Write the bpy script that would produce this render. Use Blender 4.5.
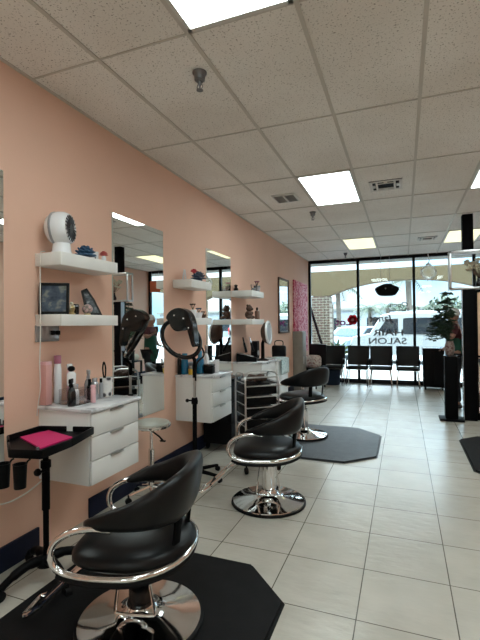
import bpy, bmesh, math, random
from mathutils import Vector, Matrix, Euler
random.seed(7)
PI = math.pi
S = bpy.context.scene
C = S.collection
for o in list(bpy.data.objects): bpy.data.objects.remove(o)

# ------------------------------------------------------------------ camera
CAMH = 1.448
YAW, PITCH, ROLL, FPX = 0.36988306, 0.01214513, -0.01012481, 420.4587
_F = Vector((-math.sin(YAW), math.cos(YAW), 0)); _R = Vector((math.cos(YAW), math.sin(YAW), 0)); _U = Vector((0, 0, 1))
F2 = _F*math.cos(PITCH) + _U*math.sin(PITCH); U2 = _U*math.cos(PITCH) - _F*math.sin(PITCH)
R3 = _R*math.cos(ROLL) + U2*math.sin(ROLL); U3 = U2*math.cos(ROLL) - _R*math.sin(ROLL)
cam = bpy.data.cameras.new('camera'); co = bpy.data.objects.new('camera', cam); C.objects.link(co)
cam.sensor_fit = 'HORIZONTAL'; cam.sensor_width = 36; cam.lens = 36*FPX/480; cam.clip_end = 400; cam.clip_start = .05
m = Matrix.Identity(4)
for i in range(3): m[i][0] = R3[i]; m[i][1] = U3[i]; m[i][2] = -F2[i]; m[i][3] = (0, 0, CAMH)[i]
co.matrix_world = m
S.camera = co
S.view_settings.view_transform = 'Standard'; S.view_settings.look = 'None'
S.view_settings.gamma = 1; S.view_settings.use_curve_mapping = False
S.view_settings.exposure = 0.58

# ------------------------------------------------------------------ sky, sun, light levels
SKY_STRENGTH = 11.0; SKY_HORIZON = 1.4
SUN_STRENGTH = 6.0
PANEL_COOL = (0.86, 1.0, 1.0); PANEL_WARM = (1.0, 0.94, 0.55)
PANEL_STRENGTH = 8.0; PANEL_WARM_STRENGTH = .72
w = bpy.data.worlds.new('sky'); S.world = w; w.use_nodes = True
nt = w.node_tree; nt.nodes.clear()
wo = nt.nodes.new('ShaderNodeOutputWorld'); bg = nt.nodes.new('ShaderNodeBackground')
tc = nt.nodes.new('ShaderNodeTexCoord'); nz = nt.nodes.new('ShaderNodeTexNoise'); cr = nt.nodes.new('ShaderNodeValToRGB')
nz.inputs['Scale'].default_value = 4; nz.inputs['Detail'].default_value = 5
cr.color_ramp.elements[0].position = .38; cr.color_ramp.elements[0].color = (.40, .68, .92, 1)
cr.color_ramp.elements[1].position = .60; cr.color_ramp.elements[1].color = (.82, .92, 1, 1)
nt.links.new(tc.outputs['Generated'], nz.inputs['Vector']); nt.links.new(nz.outputs['Fac'], cr.inputs['Fac'])
sx = nt.nodes.new('ShaderNodeSeparateXYZ'); mr = nt.nodes.new('ShaderNodeMapRange')
nt.links.new(tc.outputs['Generated'], sx.inputs[0]); nt.links.new(sx.outputs['Z'], mr.inputs['Value'])
mr.inputs['From Min'].default_value = .10; mr.inputs['From Max'].default_value = .55; mr.inputs['To Min'].default_value = SKY_HORIZON; mr.inputs['To Max'].default_value = SKY_STRENGTH
nt.links.new(cr.outputs['Color'], bg.inputs['Color']); nt.links.new(mr.outputs[0], bg.inputs['Strength'])   # overcast sky: brighter overhead than at the horizon
nt.links.new(bg.outputs[0], wo.inputs[0])
sl = bpy.data.lights.new('sun', 'SUN'); sl.energy = SUN_STRENGTH; sl.angle = .02; sl.color = (1, .95, .86)
so = bpy.data.objects.new('sun', sl); C.objects.link(so); so.location = (-6, 20, 30)
so.rotation_euler = Vector((.30, -.22, -1)).to_track_quat('-Z', 'Y').to_euler()

# ------------------------------------------------------------------ materials
MATS = {}
def mat(name, col=(.5, .5, .5), rough=.5, metal=0., spec=.5, emit=None, estr=0, noise=0., nscale=8., bump=0., bscale=60., coat=0.):
    if name in MATS: return MATS[name]
    M = bpy.data.materials.new(name); M.use_nodes = True; t = M.node_tree; b = t.nodes['Principled BSDF']
    b.inputs['Base Color'].default_value = (*col, 1); b.inputs['Roughness'].default_value = rough
    b.inputs['Metallic'].default_value = metal; b.inputs['Specular IOR Level'].default_value = spec
    b.inputs['Coat Weight'].default_value = coat
    if emit: b.inputs['Emission Color'].default_value = (*emit, 1); b.inputs['Emission Strength'].default_value = estr
    if noise or bump:
        tc = t.nodes.new('ShaderNodeTexCoord')
    if noise:
        n = t.nodes.new('ShaderNodeTexNoise'); n.inputs['Scale'].default_value = nscale; n.inputs['Detail'].default_value = 4
        r = t.nodes.new('ShaderNodeValToRGB')
        r.color_ramp.elements[0].position = .3; r.color_ramp.elements[1].position = .7
        r.color_ramp.elements[0].color = (*[max(0, c*(1-noise)) for c in col], 1); r.color_ramp.elements[1].color = (*[min(1, c*(1+noise)) for c in col], 1)
        t.links.new(tc.outputs['Object'], n.inputs['Vector']); t.links.new(n.outputs['Fac'], r.inputs['Fac']); t.links.new(r.outputs['Color'], b.inputs['Base Color'])
    if bump:
        n2 = t.nodes.new('ShaderNodeTexNoise'); n2.inputs['Scale'].default_value = bscale; n2.inputs['Detail'].default_value = 4
        bp = t.nodes.new('ShaderNodeBump'); bp.inputs['Strength'].default_value = bump; bp.inputs['Distance'].default_value = .01
        t.links.new(tc.outputs['Object'], n2.inputs['Vector']); t.links.new(n2.outputs['Fac'], bp.inputs['Height']); t.links.new(bp.outputs['Normal'], b.inputs['Normal'])
    MATS[name] = M; return M

def glassmat(name, tint=(1, 1, 1), refl=1.45, rough=0.):
    M = bpy.data.materials.new(name); M.use_nodes = True; t = M.node_tree; t.nodes.clear()
    o = t.nodes.new('ShaderNodeOutputMaterial'); tr = t.nodes.new('ShaderNodeBsdfTransparent'); gl = t.nodes.new('ShaderNodeBsdfGlossy')
    tr.inputs['Color'].default_value = (*tint, 1); gl.inputs['Roughness'].default_value = rough
    f = t.nodes.new('ShaderNodeFresnel'); f.inputs['IOR'].default_value = refl; mx = t.nodes.new('ShaderNodeMixShader')
    t.links.new(f.outputs[0], mx.inputs[0]); t.links.new(tr.outputs[0], mx.inputs[1]); t.links.new(gl.outputs[0], mx.inputs[2]); t.links.new(mx.outputs[0], o.inputs[0])
    MATS[name] = M; return M

def ramp_tex(name, kind, scale, stops, rough=.6, spec=.3, coord='Object', bump=0., distortion=None, const=False):
    M = bpy.data.materials.new(name); M.use_nodes = True; t = M.node_tree; b = t.nodes['Principled BSDF']; b.inputs['Roughness'].default_value = rough; b.inputs['Specular IOR Level'].default_value = spec
    tc = t.nodes.new('ShaderNodeTexCoord')
    if kind == 'noise':
        n = t.nodes.new('ShaderNodeTexNoise'); n.inputs['Detail'].default_value = 5; out = n.outputs['Fac']
    else:
        n = t.nodes.new('ShaderNodeTexVoronoi'); out = n.outputs['Distance']
        if kind == 'cells': out = n.outputs['Color']
    n.inputs['Scale'].default_value = scale
    t.links.new(tc.outputs[coord], n.inputs['Vector'])
    r = t.nodes.new('ShaderNodeValToRGB'); e = r.color_ramp.elements
    if const: r.color_ramp.interpolation = 'CONSTANT'
    while len(e) < len(stops): e.new(.5)
    for k, (p, c) in enumerate(stops): e[k].position = p; e[k].color = (*c, 1)
    t.links.new(out, r.inputs['Fac']); t.links.new(r.outputs['Color'], b.inputs['Base Color'])
    if bump:
        bp = t.nodes.new('ShaderNodeBump'); bp.inputs['Strength'].default_value = bump; bp.inputs['Distance'].default_value = .01
        t.links.new(out, bp.inputs['Height']); t.links.new(bp.outputs['Normal'], b.inputs['Normal'])
    MATS[name] = M; return M

PEACH = (.775, .495, .375)
mat('wall_peach', PEACH, .75, noise=.03, nscale=1.5, bump=.08, bscale=90, spec=.3)
mat('wall_pale', (.80, .76, .70), .8)
mat('white_lacquer', (.80, .80, .78), .35, noise=.03, nscale=3)
ramp_tex('white_wood', 'noise', 3, [(.3, (.72, .71, .68)), (.7, (.84, .83, .80))], .45)
ramp_tex('marble', 'noise', 9, [(.32, (.40, .40, .42)), (.45, (.72, .72, .74)), (.7, (.82, .82, .83))], .12)
mat('chrome', (.78, .78, .78), .08, 1.0)
mat('pewter', (.17, .17, .175), .35, .9)
mat('stool_seat', (.40, .40, .345), .3, noise=.1)
mat('brushed_steel', (.55, .55, .55), .28, 1.0)
mat('black_vinyl', (.004, .004, .0045), .36, spec=.26)
mat('black_plastic', (.003, .003, .0035), .45, spec=.10)
mat('black_gloss', (.004, .004, .005), .14, spec=.4)
mat('black_matte', (.005, .005, .006), .7, spec=.15)
mat('black_metal', (.002, .002, .0025), .6, spec=.07)
mat('black_rubber', (.006, .006, .0065), .65, spec=.18, noise=.3, nscale=12, bump=.25, bscale=220)
mat('gray_rubber', (.034, .035, .040), .45, noise=.3, nscale=10, bump=.3, bscale=220)
mat('navy_paint', (.008, .011, .030), .6, spec=.2, noise=.2, nscale=6)
mat('frame_dark', (.006, .006, .007), .5, spec=.2)
mat('mirror_glass', (.90, .92, .90), .0, 1.0)
mat('mirror_edge', (.45, .50, .47), .2)
mat('tbar', (.58, .54, .48), .6)  # darker than the tiles: shadow along the grid lines put into the colour
mat('white_plastic', (.82, .83, .85), .22)
mat('grey_plastic', (.32, .33, .35), .4)
mat('dark_grille', (.035, .035, .038), .5)
mat('hot_pink', (.62, .015, .14), .55, bump=.2, bscale=120)
mat('cord_white', (.70, .67, .62), .5)
mat('pink', (.68, .36, .33), .45)
mat('pale_pink', (.74, .42, .45), .4)
mat('mauve', (.35, .12, .18), .4)
mat('silver_plastic', (.42, .43, .45), .25, .6)
mat('blue_liquid', (.012, .14, .27), .15)
mat('blue_light', (.05, .25, .42), .25)
mat('yellow', (.65, .42, .04), .45)
mat('blue_petal', (.05, .13, .24), .6)
mat('navy_petal', (.025, .045, .09), .6)
mat('slate_petal', (.10, .13, .19), .6)
mat('red_petal', (.55, .05, .07), .6)
mat('coral_petal', (.60, .13, .12), .6)
mat('gold', (.50, .38, .18), .35, .7)
mat('cream_flower', (.62, .55, .42), .8)
mat('brown', (.09, .05, .035), .6, noise=.3, nscale=20)
mat('brown_bottle', (.19, .10, .07), .3)
mat('picture_frame_black', (.005, .005, .005), .4, spec=.2)
ramp_tex('photo_landscape', 'noise', 14, [(.3, (.02, .03, .05)), (.5, (.06, .08, .11)), (.6, (.17, .18, .16)), (.7, (.02, .03, .03))], .25)
ramp_tex('photo_dark', 'noise', 22, [(.35, (.02, .025, .03)), (.52, (.07, .08, .09)), (.65, (.22, .22, .23))], .25)
ramp_tex('patterned_cup', 'voronoi', 24, [(.28, (.05, .05, .06)), (.40, (.60, .59, .58)), (.6, (.78, .77, .75))], .3)
ramp_tex('floral_ball', 'voronoi', 55, [(.1, (.45, .10, .12)), (.3, (.62, .45, .42)), (.7, (.20, .16, .14))], .4)
ramp_tex('pink_floral', 'noise', 15, [(.38, (.45, .02, .08)), (.47, (.70, .14, .22)), (.54, (.88, .52, .55)), (.62, (.50, .03, .11))], .7)
ramp_tex('floral_cloth', 'noise', 24, [(.36, (.32, .10, .10)), (.48, (.60, .50, .47)), (.6, (.70, .63, .58))], .8)
ramp_tex('blue_towel', 'voronoi', 24, [(.12, (.12, .20, .22)), (.28, (.45, .62, .66)), (.6, (.66, .78, .80))], .85)
ramp_tex('vase_pattern', 'voronoi', 34, [(.15, (.08, .025, .02)), (.35, (.16, .09, .075)), (.6, (.24, .19, .17))], .35)
mat('grey_cabinet', (.27, .25, .22), .5, noise=.15, nscale=5)
mat('navy_cloth', (.012, .022, .042), .8, spec=.2)
mat('leaf_dark', (.018, .040, .016), .6, noise=.3, nscale=9)
mat('leaf_mid', (.045, .062, .035), .6, noise=.3, nscale=2)
mat('leaf_bright', (.045, .075, .015), .6, spec=.2)
mat('bark', (.085, .065, .05), .9, noise=.3, nscale=6)
mat('skin', (.36, .19, .13), .55)
mat('maroon_cloth', (.075, .012, .018), .8)
mat('green_cloth', (.008, .075, .045), .75)
mat('dark_trousers', (.012, .012, .016), .85)
mat('white_cap', (.72, .71, .69), .8)
mat('shoe_dark', (.03, .025, .022), .5)
mat('sidewalk_concrete', (.34, .33, .31), .9, noise=.08, nscale=2, bump=.2, bscale=50)
mat('asphalt', (.24, .24, .24), .9, noise=.12, nscale=3, bump=.2, bscale=60)
mat('tan_stucco', (.092, .060, .026), .9, bump=.25, bscale=60)
mat('soffit_grey', (.16, .15, .13), .9)
mat('car_white', (.26, .255, .245), .35, coat=.2)
mat('car_silver', (.12, .16, .20), .3, .2, coat=.3)
mat('car_glass', (.015, .017, .02), .05)
mat('tyre', (.02, .02, .02), .8)
mat('red_lens', (.5, .02, .02), .2)
mat('orange_sign', (.68, .17, .07), .6)
mat('letter_grey', (.13, .13, .14), .6)
for n_, c_ in (('letter_purple', (.35, .10, .26)), ('letter_red', (.75, .05, .08)), ('sticker_pink', (.85, .45, .50))):
    M = bpy.data.materials.new(n_); M.use_nodes = True; t_ = M.node_tree; t_.nodes.clear()
    o_ = t_.nodes.new('ShaderNodeOutputMaterial'); a_ = t_.nodes.new('ShaderNodeBsdfDiffuse'); b_ = t_.nodes.new('ShaderNodeBsdfTranslucent'); m_ = t_.nodes.new('ShaderNodeMixShader')
    for q_ in (a_, b_): q_.inputs['Color'].default_value = (*c_, 1)
    t_.links.new(a_.outputs[0], m_.inputs[1]); t_.links.new(b_.outputs[0], m_.inputs[2]); t_.links.new(m_.outputs[0], o_.inputs[0]); MATS[n_] = M
mat('building_white', (.22, .23, .24), .9)
mat('light_frame', (.62, .60, .56), .5)
mat('vent_white', (.70, .68, .64), .5)
glassmat('window_glass', (.93, .97, .96), 1.45)
glassmat('clear_acrylic', (.95, .95, .96), 1.28, .03)
M = bpy.data.materials.new('clear_globe'); M.use_nodes = True; t_ = M.node_tree; t_.nodes.clear()
o_ = t_.nodes.new('ShaderNodeOutputMaterial'); a_ = t_.nodes.new('ShaderNodeBsdfTransparent'); b_ = t_.nodes.new('ShaderNodeBsdfTranslucent'); m_ = t_.nodes.new('ShaderNodeMixShader'); f_ = t_.nodes.new('ShaderNodeLayerWeight')
b_.inputs['Color'].default_value = (.8, .8, .78, 1); f_.inputs['Blend'].default_value = .35
t_.links.new(f_.outputs['Facing'], m_.inputs[0]); t_.links.new(a_.outputs[0], m_.inputs[1]); t_.links.new(b_.outputs[0], m_.inputs[2]); t_.links.new(m_.outputs[0], o_.inputs[0])
MATS['clear_globe'] = M
mat('lamp_cool', (.8, .8, .8), .6, emit=PANEL_COOL, estr=PANEL_STRENGTH)
mat('lamp_warm', (.8, .8, .7), .6, emit=PANEL_WARM, estr=PANEL_WARM_STRENGTH)

def floor_mat():
    M = bpy.data.materials.new('floor_tile'); M.use_nodes = True; t = M.node_tree; b = t.nodes['Principled BSDF']
    tc = t.nodes.new('ShaderNodeTexCoord'); mp = t.nodes.new('ShaderNodeMapping'); br = t.nodes.new('ShaderNodeTexBrick')
    mp.inputs['Location'].default_value = (.2352, -2.5919, 0)
    br.offset = 0; br.squash = 1
    br.inputs['Scale'].default_value = 1; br.inputs['Brick Width'].default_value = .45712; br.inputs['Row Height'].default_value = .45712
    br.inputs['Mortar Size'].default_value = .0032; br.inputs['Mortar Smooth'].default_value = .2; br.inputs['Bias'].default_value = 0
    br.inputs['Color1'].default_value = (.565, .535, .47, 1); br.inputs['Color2'].default_value = (.53, .50, .435, 1); br.inputs['Mortar'].default_value = (.12, .105, .085, 1)
    n = t.nodes.new('ShaderNodeTexNoise'); n.inputs['Scale'].default_value = 4; n.inputs['Detail'].default_value = 6
    mx = t.nodes.new('ShaderNodeMixRGB'); mx.blend_type = 'MULTIPLY'; mx.inputs[0].default_value = .45
    t.links.new(tc.outputs['Object'], mp.inputs[0]); t.links.new(mp.outputs[0], br.inputs['Vector']); t.links.new(tc.outputs['Object'], n.inputs['Vector'])
    r = t.nodes.new('ShaderNodeValToRGB'); r.color_ramp.elements[0].position = .3; r.color_ramp.elements[0].color = (.72, .70, .68, 1); r.color_ramp.elements[1].position = .65
    t.links.new(n.outputs['Fac'], r.inputs[0]); t.links.new(br.outputs['Color'], mx.inputs[1]); t.links.new(r.outputs[0], mx.inputs[2]); t.links.new(mx.outputs[0], b.inputs['Base Color'])
    n2 = t.nodes.new('ShaderNodeTexNoise'); n2.inputs['Scale'].default_value = 16; n2.inputs['Detail'].default_value = 6
    mp2 = t.nodes.new('ShaderNodeMapping'); mp2.inputs['Scale'].default_value = (.6, 1.4, 1)
    t.links.new(tc.outputs['Object'], mp2.inputs[0]); t.links.new(mp2.outputs[0], n2.inputs['Vector'])
    bp = t.nodes.new('ShaderNodeBump'); bp.inputs['Strength'].default_value = .6; bp.inputs['Distance'].default_value = .006
    t.links.new(n2.outputs['Fac'], bp.inputs['Height'])
    bp2 = t.nodes.new('ShaderNodeBump'); bp2.inputs['Strength'].default_value = .5; bp2.inputs['Distance'].default_value = .003; bp2.invert = True
    t.links.new(br.outputs['Fac'], bp2.inputs['Height']); t.links.new(bp.outputs[0], bp2.inputs['Normal']); t.links.new(bp2.outputs[0], b.inputs['Normal'])
    b.inputs['Roughness'].default_value = .27; b.inputs['Specular IOR Level'].default_value = .7
    MATS['floor_tile'] = M
floor_mat()
def ceil_mat():
    M = bpy.data.materials.new('ceiling_tile'); M.use_nodes = True; t = M.node_tree; b = t.nodes['Principled BSDF']; b.inputs['Roughness'].default_value = .9
    tc = t.nodes.new('ShaderNodeTexCoord')
    v = t.nodes.new('ShaderNodeTexNoise'); v.inputs['Scale'].default_value = 95; v.inputs['Detail'].default_value = 2
    r = t.nodes.new('ShaderNodeValToRGB'); e = r.color_ramp.elements
    e[0].position = .30; e[0].color = (.36, .32, .28, 1); e[1].position = .40; e[1].color = (.90, .87, .82, 1)
    n = t.nodes.new('ShaderNodeTexNoise'); n.inputs['Scale'].default_value = 1.2
    r2 = t.nodes.new('ShaderNodeValToRGB'); r2.color_ramp.elements[0].position = .35; r2.color_ramp.elements[0].color = (.90, .88, .86, 1); r2.color_ramp.elements[1].position = .65
    mx = t.nodes.new('ShaderNodeMixRGB'); mx.blend_type = 'MULTIPLY'; mx.inputs[0].default_value = 1
    t.links.new(tc.outputs['Object'], v.inputs['Vector']); t.links.new(v.outputs['Fac'], r.inputs[0]); t.links.new(tc.outputs['Object'], n.inputs['Vector']); t.links.new(n.outputs['Fac'], r2.inputs[0])
    t.links.new(r.outputs[0], mx.inputs[1]); t.links.new(r2.outputs[0], mx.inputs[2]); t.links.new(mx.outputs[0], b.inputs['Base Color'])
    bp = t.nodes.new('ShaderNodeBump'); bp.inputs['Strength'].default_value = .3; bp.inputs['Distance'].default_value = .004
    t.links.new(v.outputs['Fac'], bp.inputs['Height']); t.links.new(bp.outputs[0], b.inputs['Normal'])
    MATS['ceiling_tile'] = M
ceil_mat()
def brick_mat():
    M = bpy.data.materials.new('brick'); M.use_nodes = True; t = M.node_tree; b = t.nodes['Principled BSDF']; b.inputs['Roughness'].default_value = .9
    tc = t.nodes.new('ShaderNodeTexCoord'); mp = t.nodes.new('ShaderNodeMapping'); mp.inputs['Rotation'].default_value = (PI/2, 0, 0)
    br = t.nodes.new('ShaderNodeTexBrick'); br.inputs['Scale'].default_value = 1; br.inputs['Brick Width'].default_value = .22; br.inputs['Row Height'].default_value = .085
    br.inputs['Mortar Size'].default_value = .012
    br.inputs['Color1'].default_value = (.085, .046, .028, 1); br.inputs['Color2'].default_value = (.065, .038, .026, 1); br.inputs['Mortar'].default_value = (.19, .16, .12, 1)
    t.links.new(tc.outputs['Object'], mp.inputs[0]); t.links.new(mp.outputs[0], br.inputs['Vector']); t.links.new(br.outputs['Color'], b.inputs['Base Color'])
    MATS['brick'] = M
brick_mat()

# ------------------------------------------------------------------ mesh helpers
def cat(pts, n=6, closed=False):
    pts = [Vector(p) for p in pts]; out = []; N = len(pts)
    segs = N if closed else N-1
    for i in range(segs):
        if closed: p0, p1, p2, p3 = pts[(i-1) % N], pts[i], pts[(i+1) % N], pts[(i+2) % N]
        else: p0, p1, p2, p3 = pts[max(i-1, 0)], pts[i], pts[i+1], pts[min(i+2, N-1)]
        for k in range(n):
            t = k/n
            out.append(.5*((2*p1)+(-p0+p2)*t+(2*p0-5*p1+4*p2-p3)*t*t+(-p0+3*p1-3*p2+p3)*t**3))
    if not closed: out.append(pts[-1])
    return out
class MB:
    def __init__(s): s.bm = bmesh.new()
    def box(s, c, d, rot=None, bev=0., seg=2):
        r = bmesh.ops.create_cube(s.bm, size=1)
        M = Matrix.Translation(c) @ ((rot.to_matrix().to_4x4() if isinstance(rot, Euler) else rot.to_4x4()) if rot else Matrix.Identity(4)) @ Matrix.Diagonal((*d, 1))
        vs = r['verts']; bmesh.ops.transform(s.bm, matrix=M, verts=vs)
        if bev:
            es = list({e for v in vs for e in v.link_edges})
            bmesh.ops.bevel(s.bm, geom=es, offset=min(bev, min(d)*.45), segments=seg, affect='EDGES', profile=.5)
        return s
    def b2(s, x0, x1, y0, y1, z0, z1, bev=0.): return s.box(((x0+x1)/2, (y0+y1)/2, (z0+z1)/2), (abs(x1-x0), abs(y1-y0), abs(z1-z0)), bev=bev)
    def tube(s, pts, r, seg=8, closed=False, flat=None):
        pts = [Vector(p) for p in pts]; N = len(pts); rings = []
        rs = r if isinstance(r, (list, tuple)) else [r]*N
        up = None
        for i, p in enumerate(pts):
            if closed: tg = pts[(i+1) % N]-pts[i-1]
            else: tg = pts[min(i+1, N-1)]-pts[max(i-1, 0)]
            if tg.length < 1e-9: tg = Vector((0, 0, 1))
            tg.normalize()
            if up is None:
                up = Vector((0, 0, 1)) if abs(tg.z) < .9 else Vector((1, 0, 0))
            a = up - tg*up.dot(tg)
            if a.length < 1e-6: a = tg.orthogonal()
            a.normalize(); up = a; bb = tg.cross(a)
            rings.append([s.bm.verts.new(p + a*rs[i]*math.cos(2*PI*k/seg) + bb*rs[i]*math.sin(2*PI*k/seg)) for k in range(seg)])
        for i in range(N if closed else N-1):
            A, B = rings[i], rings[(i+1) % N]
            for k in range(seg): s.bm.faces.new((A[k], A[(k+1) % seg], B[(k+1) % seg], B[k]))
        if not closed:
            s.bm.faces.new(rings[0][::-1]); s.bm.faces.new(rings[-1])
        return s
    def cyl(s, p0, p1, r, r1=None, seg=20): return s.tube([p0, p1], [r, r if r1 is None else r1], seg)
    def lathe(s, prof, loc=(0, 0, 0), axis=(0, 0, 1), seg=28, sx=1, sy=1):
        q = Vector((0, 0, 1)).rotation_difference(Vector(axis).normalized()).to_matrix(); L = Vector(loc); rings = []
        for r, z in prof:
            if r < 1e-6: rings.append([s.bm.verts.new(L+q@Vector((0, 0, z)))])
            else: rings.append([s.bm.verts.new(L+q@Vector((r*sx*math.cos(2*PI*k/seg), r*sy*math.sin(2*PI*k/seg), z))) for k in range(seg)])
        for A, B in zip(rings, rings[1:]):
            for k in range(seg):
                k2 = (k+1) % seg
                if len(A) == 1 and len(B) == 1: break
                if len(A) == 1: s.bm.faces.new((A[0], B[k2], B[k]))
                elif len(B) == 1: s.bm.faces.new((A[k], A[k2], B[0]))
                else: s.bm.faces.new((A[k], A[k2], B[k2], B[k]))
        if len(rings[0]) > 1: s.bm.faces.new(rings[0][::-1])
        if len(rings[-1]) > 1: s.bm.faces.new(rings[-1])
        return s
    def ball(s, c, r, sc=(1, 1, 1), sub=2, rot=None):
        M = Matrix.Translation(c) @ (rot.to_matrix().to_4x4() if rot else Matrix.Identity(4)) @ Matrix.Diagonal((sc[0]*r, sc[1]*r, sc[2]*r, 1))
        bmesh.ops.create_icosphere(s.bm, subdivisions=sub, radius=1, matrix=M); return s
    def prism(s, poly, z0, z1, bev=0., M=None):
        a = [s.bm.verts.new((x, y, z0)) for x, y in poly]; b = [s.bm.verts.new((x, y, z1)) for x, y in poly]; n = len(poly)
        s.bm.faces.new(a[::-1]); s.bm.faces.new(b)
        for k in range(n): s.bm.faces.new((a[k], a[(k+1) % n], b[(k+1) % n], b[k]))
        if bev:
            es = [e for v in b for e in v.link_edges if e.other_vert(v) in b]; es = list(set(es))
            bmesh.ops.bevel(s.bm, geom=es, offset=bev, segments=2, affect='EDGES')
        if M is not None: bmesh.ops.transform(s.bm, matrix=M, verts=a+b if not bev else s.bm.verts[:])
        return s
    def quad(s, *ps): s.bm.faces.new([s.bm.verts.new(p) for p in ps]); return s
    def build(s, name, m, parent=None, smooth=40, recalc=True):
        if recalc: bmesh.ops.recalc_face_normals(s.bm, faces=s.bm.faces[:])
        me = bpy.data.meshes.new(name); s.bm.to_mesh(me); s.bm.free()
        me.materials.append(MATS[m])
        if smooth:
            me.polygons.foreach_set('use_smooth', [True]*len(me.polygons)); me.set_sharp_from_angle(angle=math.radians(smooth))
        o = bpy.data.objects.new(name, me); C.objects.link(o)
        if parent: o.parent = parent
        return o
def tag(o, label, category, group=None):
    o['label'] = label; o['category'] = category
    if group: o['group'] = group
    return o
def thing(name, label, category, loc=(0, 0, 0), rz=0., group=None):
    o = bpy.data.objects.new(name, None); C.objects.link(o); o.location = loc; o.rotation_euler = (0, 0, rz); o.empty_display_size = .05
    return tag(o, label, category, group)
def struct(o): o['kind'] = 'structure'; return o
def rotz(a): return Euler((0, 0, a))

# ------------------------------------------------------------------ room shell
XL, XR, YB, YF, HC = -2.24, 2.57, -3.4, 10.70, 3.065
struct(MB().b2(XL-.1, XR+.1, YB-.1, YF+.04, -.1, 0).build('floor', 'floor_tile', smooth=0))
struct(MB().b2(XL-.1, XR+.1, YB-.1, YF+.04, HC, HC+.1).build('ceiling', 'ceiling_tile', smooth=0))
struct(MB().b2(XL-.1, XL, YB-.1, YF+.04, 0, HC).build('wall_left', 'wall_peach', smooth=0))
struct(MB().b2(XR, XR+.1, YB-.1, YF+.04, 0, HC).build('wall_right', 'wall_peach', smooth=0))
struct(MB().b2(XL, XR, YB-.1, YB, 0, HC).build('wall_back', 'wall_pale', smooth=0))
bb = MB()
for a, b in [(-.8, 2.09), (2.56, 3.2), (3.2, 10.6)]: bb.b2(XL, XL+.018, a, b, 0, .148, .004)
struct(bb.build('baseboard_left', 'navy_paint'))
struct(MB().b2(XR-.018, XR, YB, YF-.05, 0, .148, .004).build('baseboard_right', 'navy_paint'))
# ceiling grid bars: 2 ft across, 4 ft along
tb = MB()
gx = [-.476+.61*k for k in range(-2, 5)]
gy = [2.051+1.22*k for k in range(-4, 8)]
for x in gx: tb.b2(x-.012, x+.012, YB, YF-.04, HC-.008, HC, 0)
for y in gy: tb.b2(XL, XR, y-.005, y+.005, HC-.0075, HC, 0)
for x0 in (XL, XR-.022): tb.b2(x0, x0+.022, YB, YF-.04, HC-.0085, HC)
struct(tb.build('trim_1', 'tbar', smooth=0))

# storefront window: frame, mullions and panes
mx = [XL+.02, -1.02, .25, 1.50, XR-.03]
fr = MB()
for x in mx: fr.b2(x-.03, x+.03, YF-.06, YF+.04, .0, HC, .003)
for z0, z1 in [(0, .10), (HC-.075, HC)]: fr.b2(XL, XR, YF-.05, YF+.035, z0, z1)
wf = struct(fr.build('window_1', 'frame_dark'))
for a, b in zip(mx, mx[1:]):
    MB().b2(a+.03, b-.03, YF-.008, YF, .10, HC-.075).build('pane', 'window_glass', wf, smooth=0)

# ------------------------------------------------------------------ ceiling lights, vents, sprinklers
def troffer(x0, y0, warm, label):
    t = thing('ceiling_light', label, 'light', (x0+.305, y0+.61, HC), group='fluorescent ceiling panels')
    f = MB(); zz = -.011
    for a, b, c, d in [(-.293, .293, -.60, -.575), (-.293, .293, .575, .60), (-.293, -.27, -.60, .60), (.27, .293, -.60, .60)]: f.b2(a, b, c, d, zz, -.0002)
    f.build('frame', 'light_frame', t, smooth=0)
    MB().b2(-.27, .27, -.575, .575, -.007, -.001).build('diffuser', 'lamp_warm' if warm else 'lamp_cool', t, smooth=0)
xa, xb = -.476-.61, -.476+1.22
yy = [2.051-1.22, 2.051+2*1.22, 2.051+5*1.22, 2.051-4*1.22]
troffer(xa, yy[0], 0, 'cool white ceiling panel light at the top of the photo, nearest the camera')
troffer(xa, yy[1], 0, 'bright white ceiling panel light in the middle of the ceiling, beside the square vent')
troffer(xa, yy[2], 1, 'yellowish ceiling panel light nearest the storefront window, left of the black column')
troffer(xb, yy[0], 0, 'ceiling panel light on the right side nearest the camera')
troffer(xb, yy[1], 0, 'white ceiling panel light cut off by the right edge of the photo')
troffer(xb, yy[2], 1, 'yellowish ceiling panel light partly behind the black column top')
troffer(xa, yy[3], 0, 'ceiling panel light at the back of the salon on the mirror wall side')
troffer(xb, yy[3], 0, 'ceiling panel light at the back of the salon on the right side')

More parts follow.
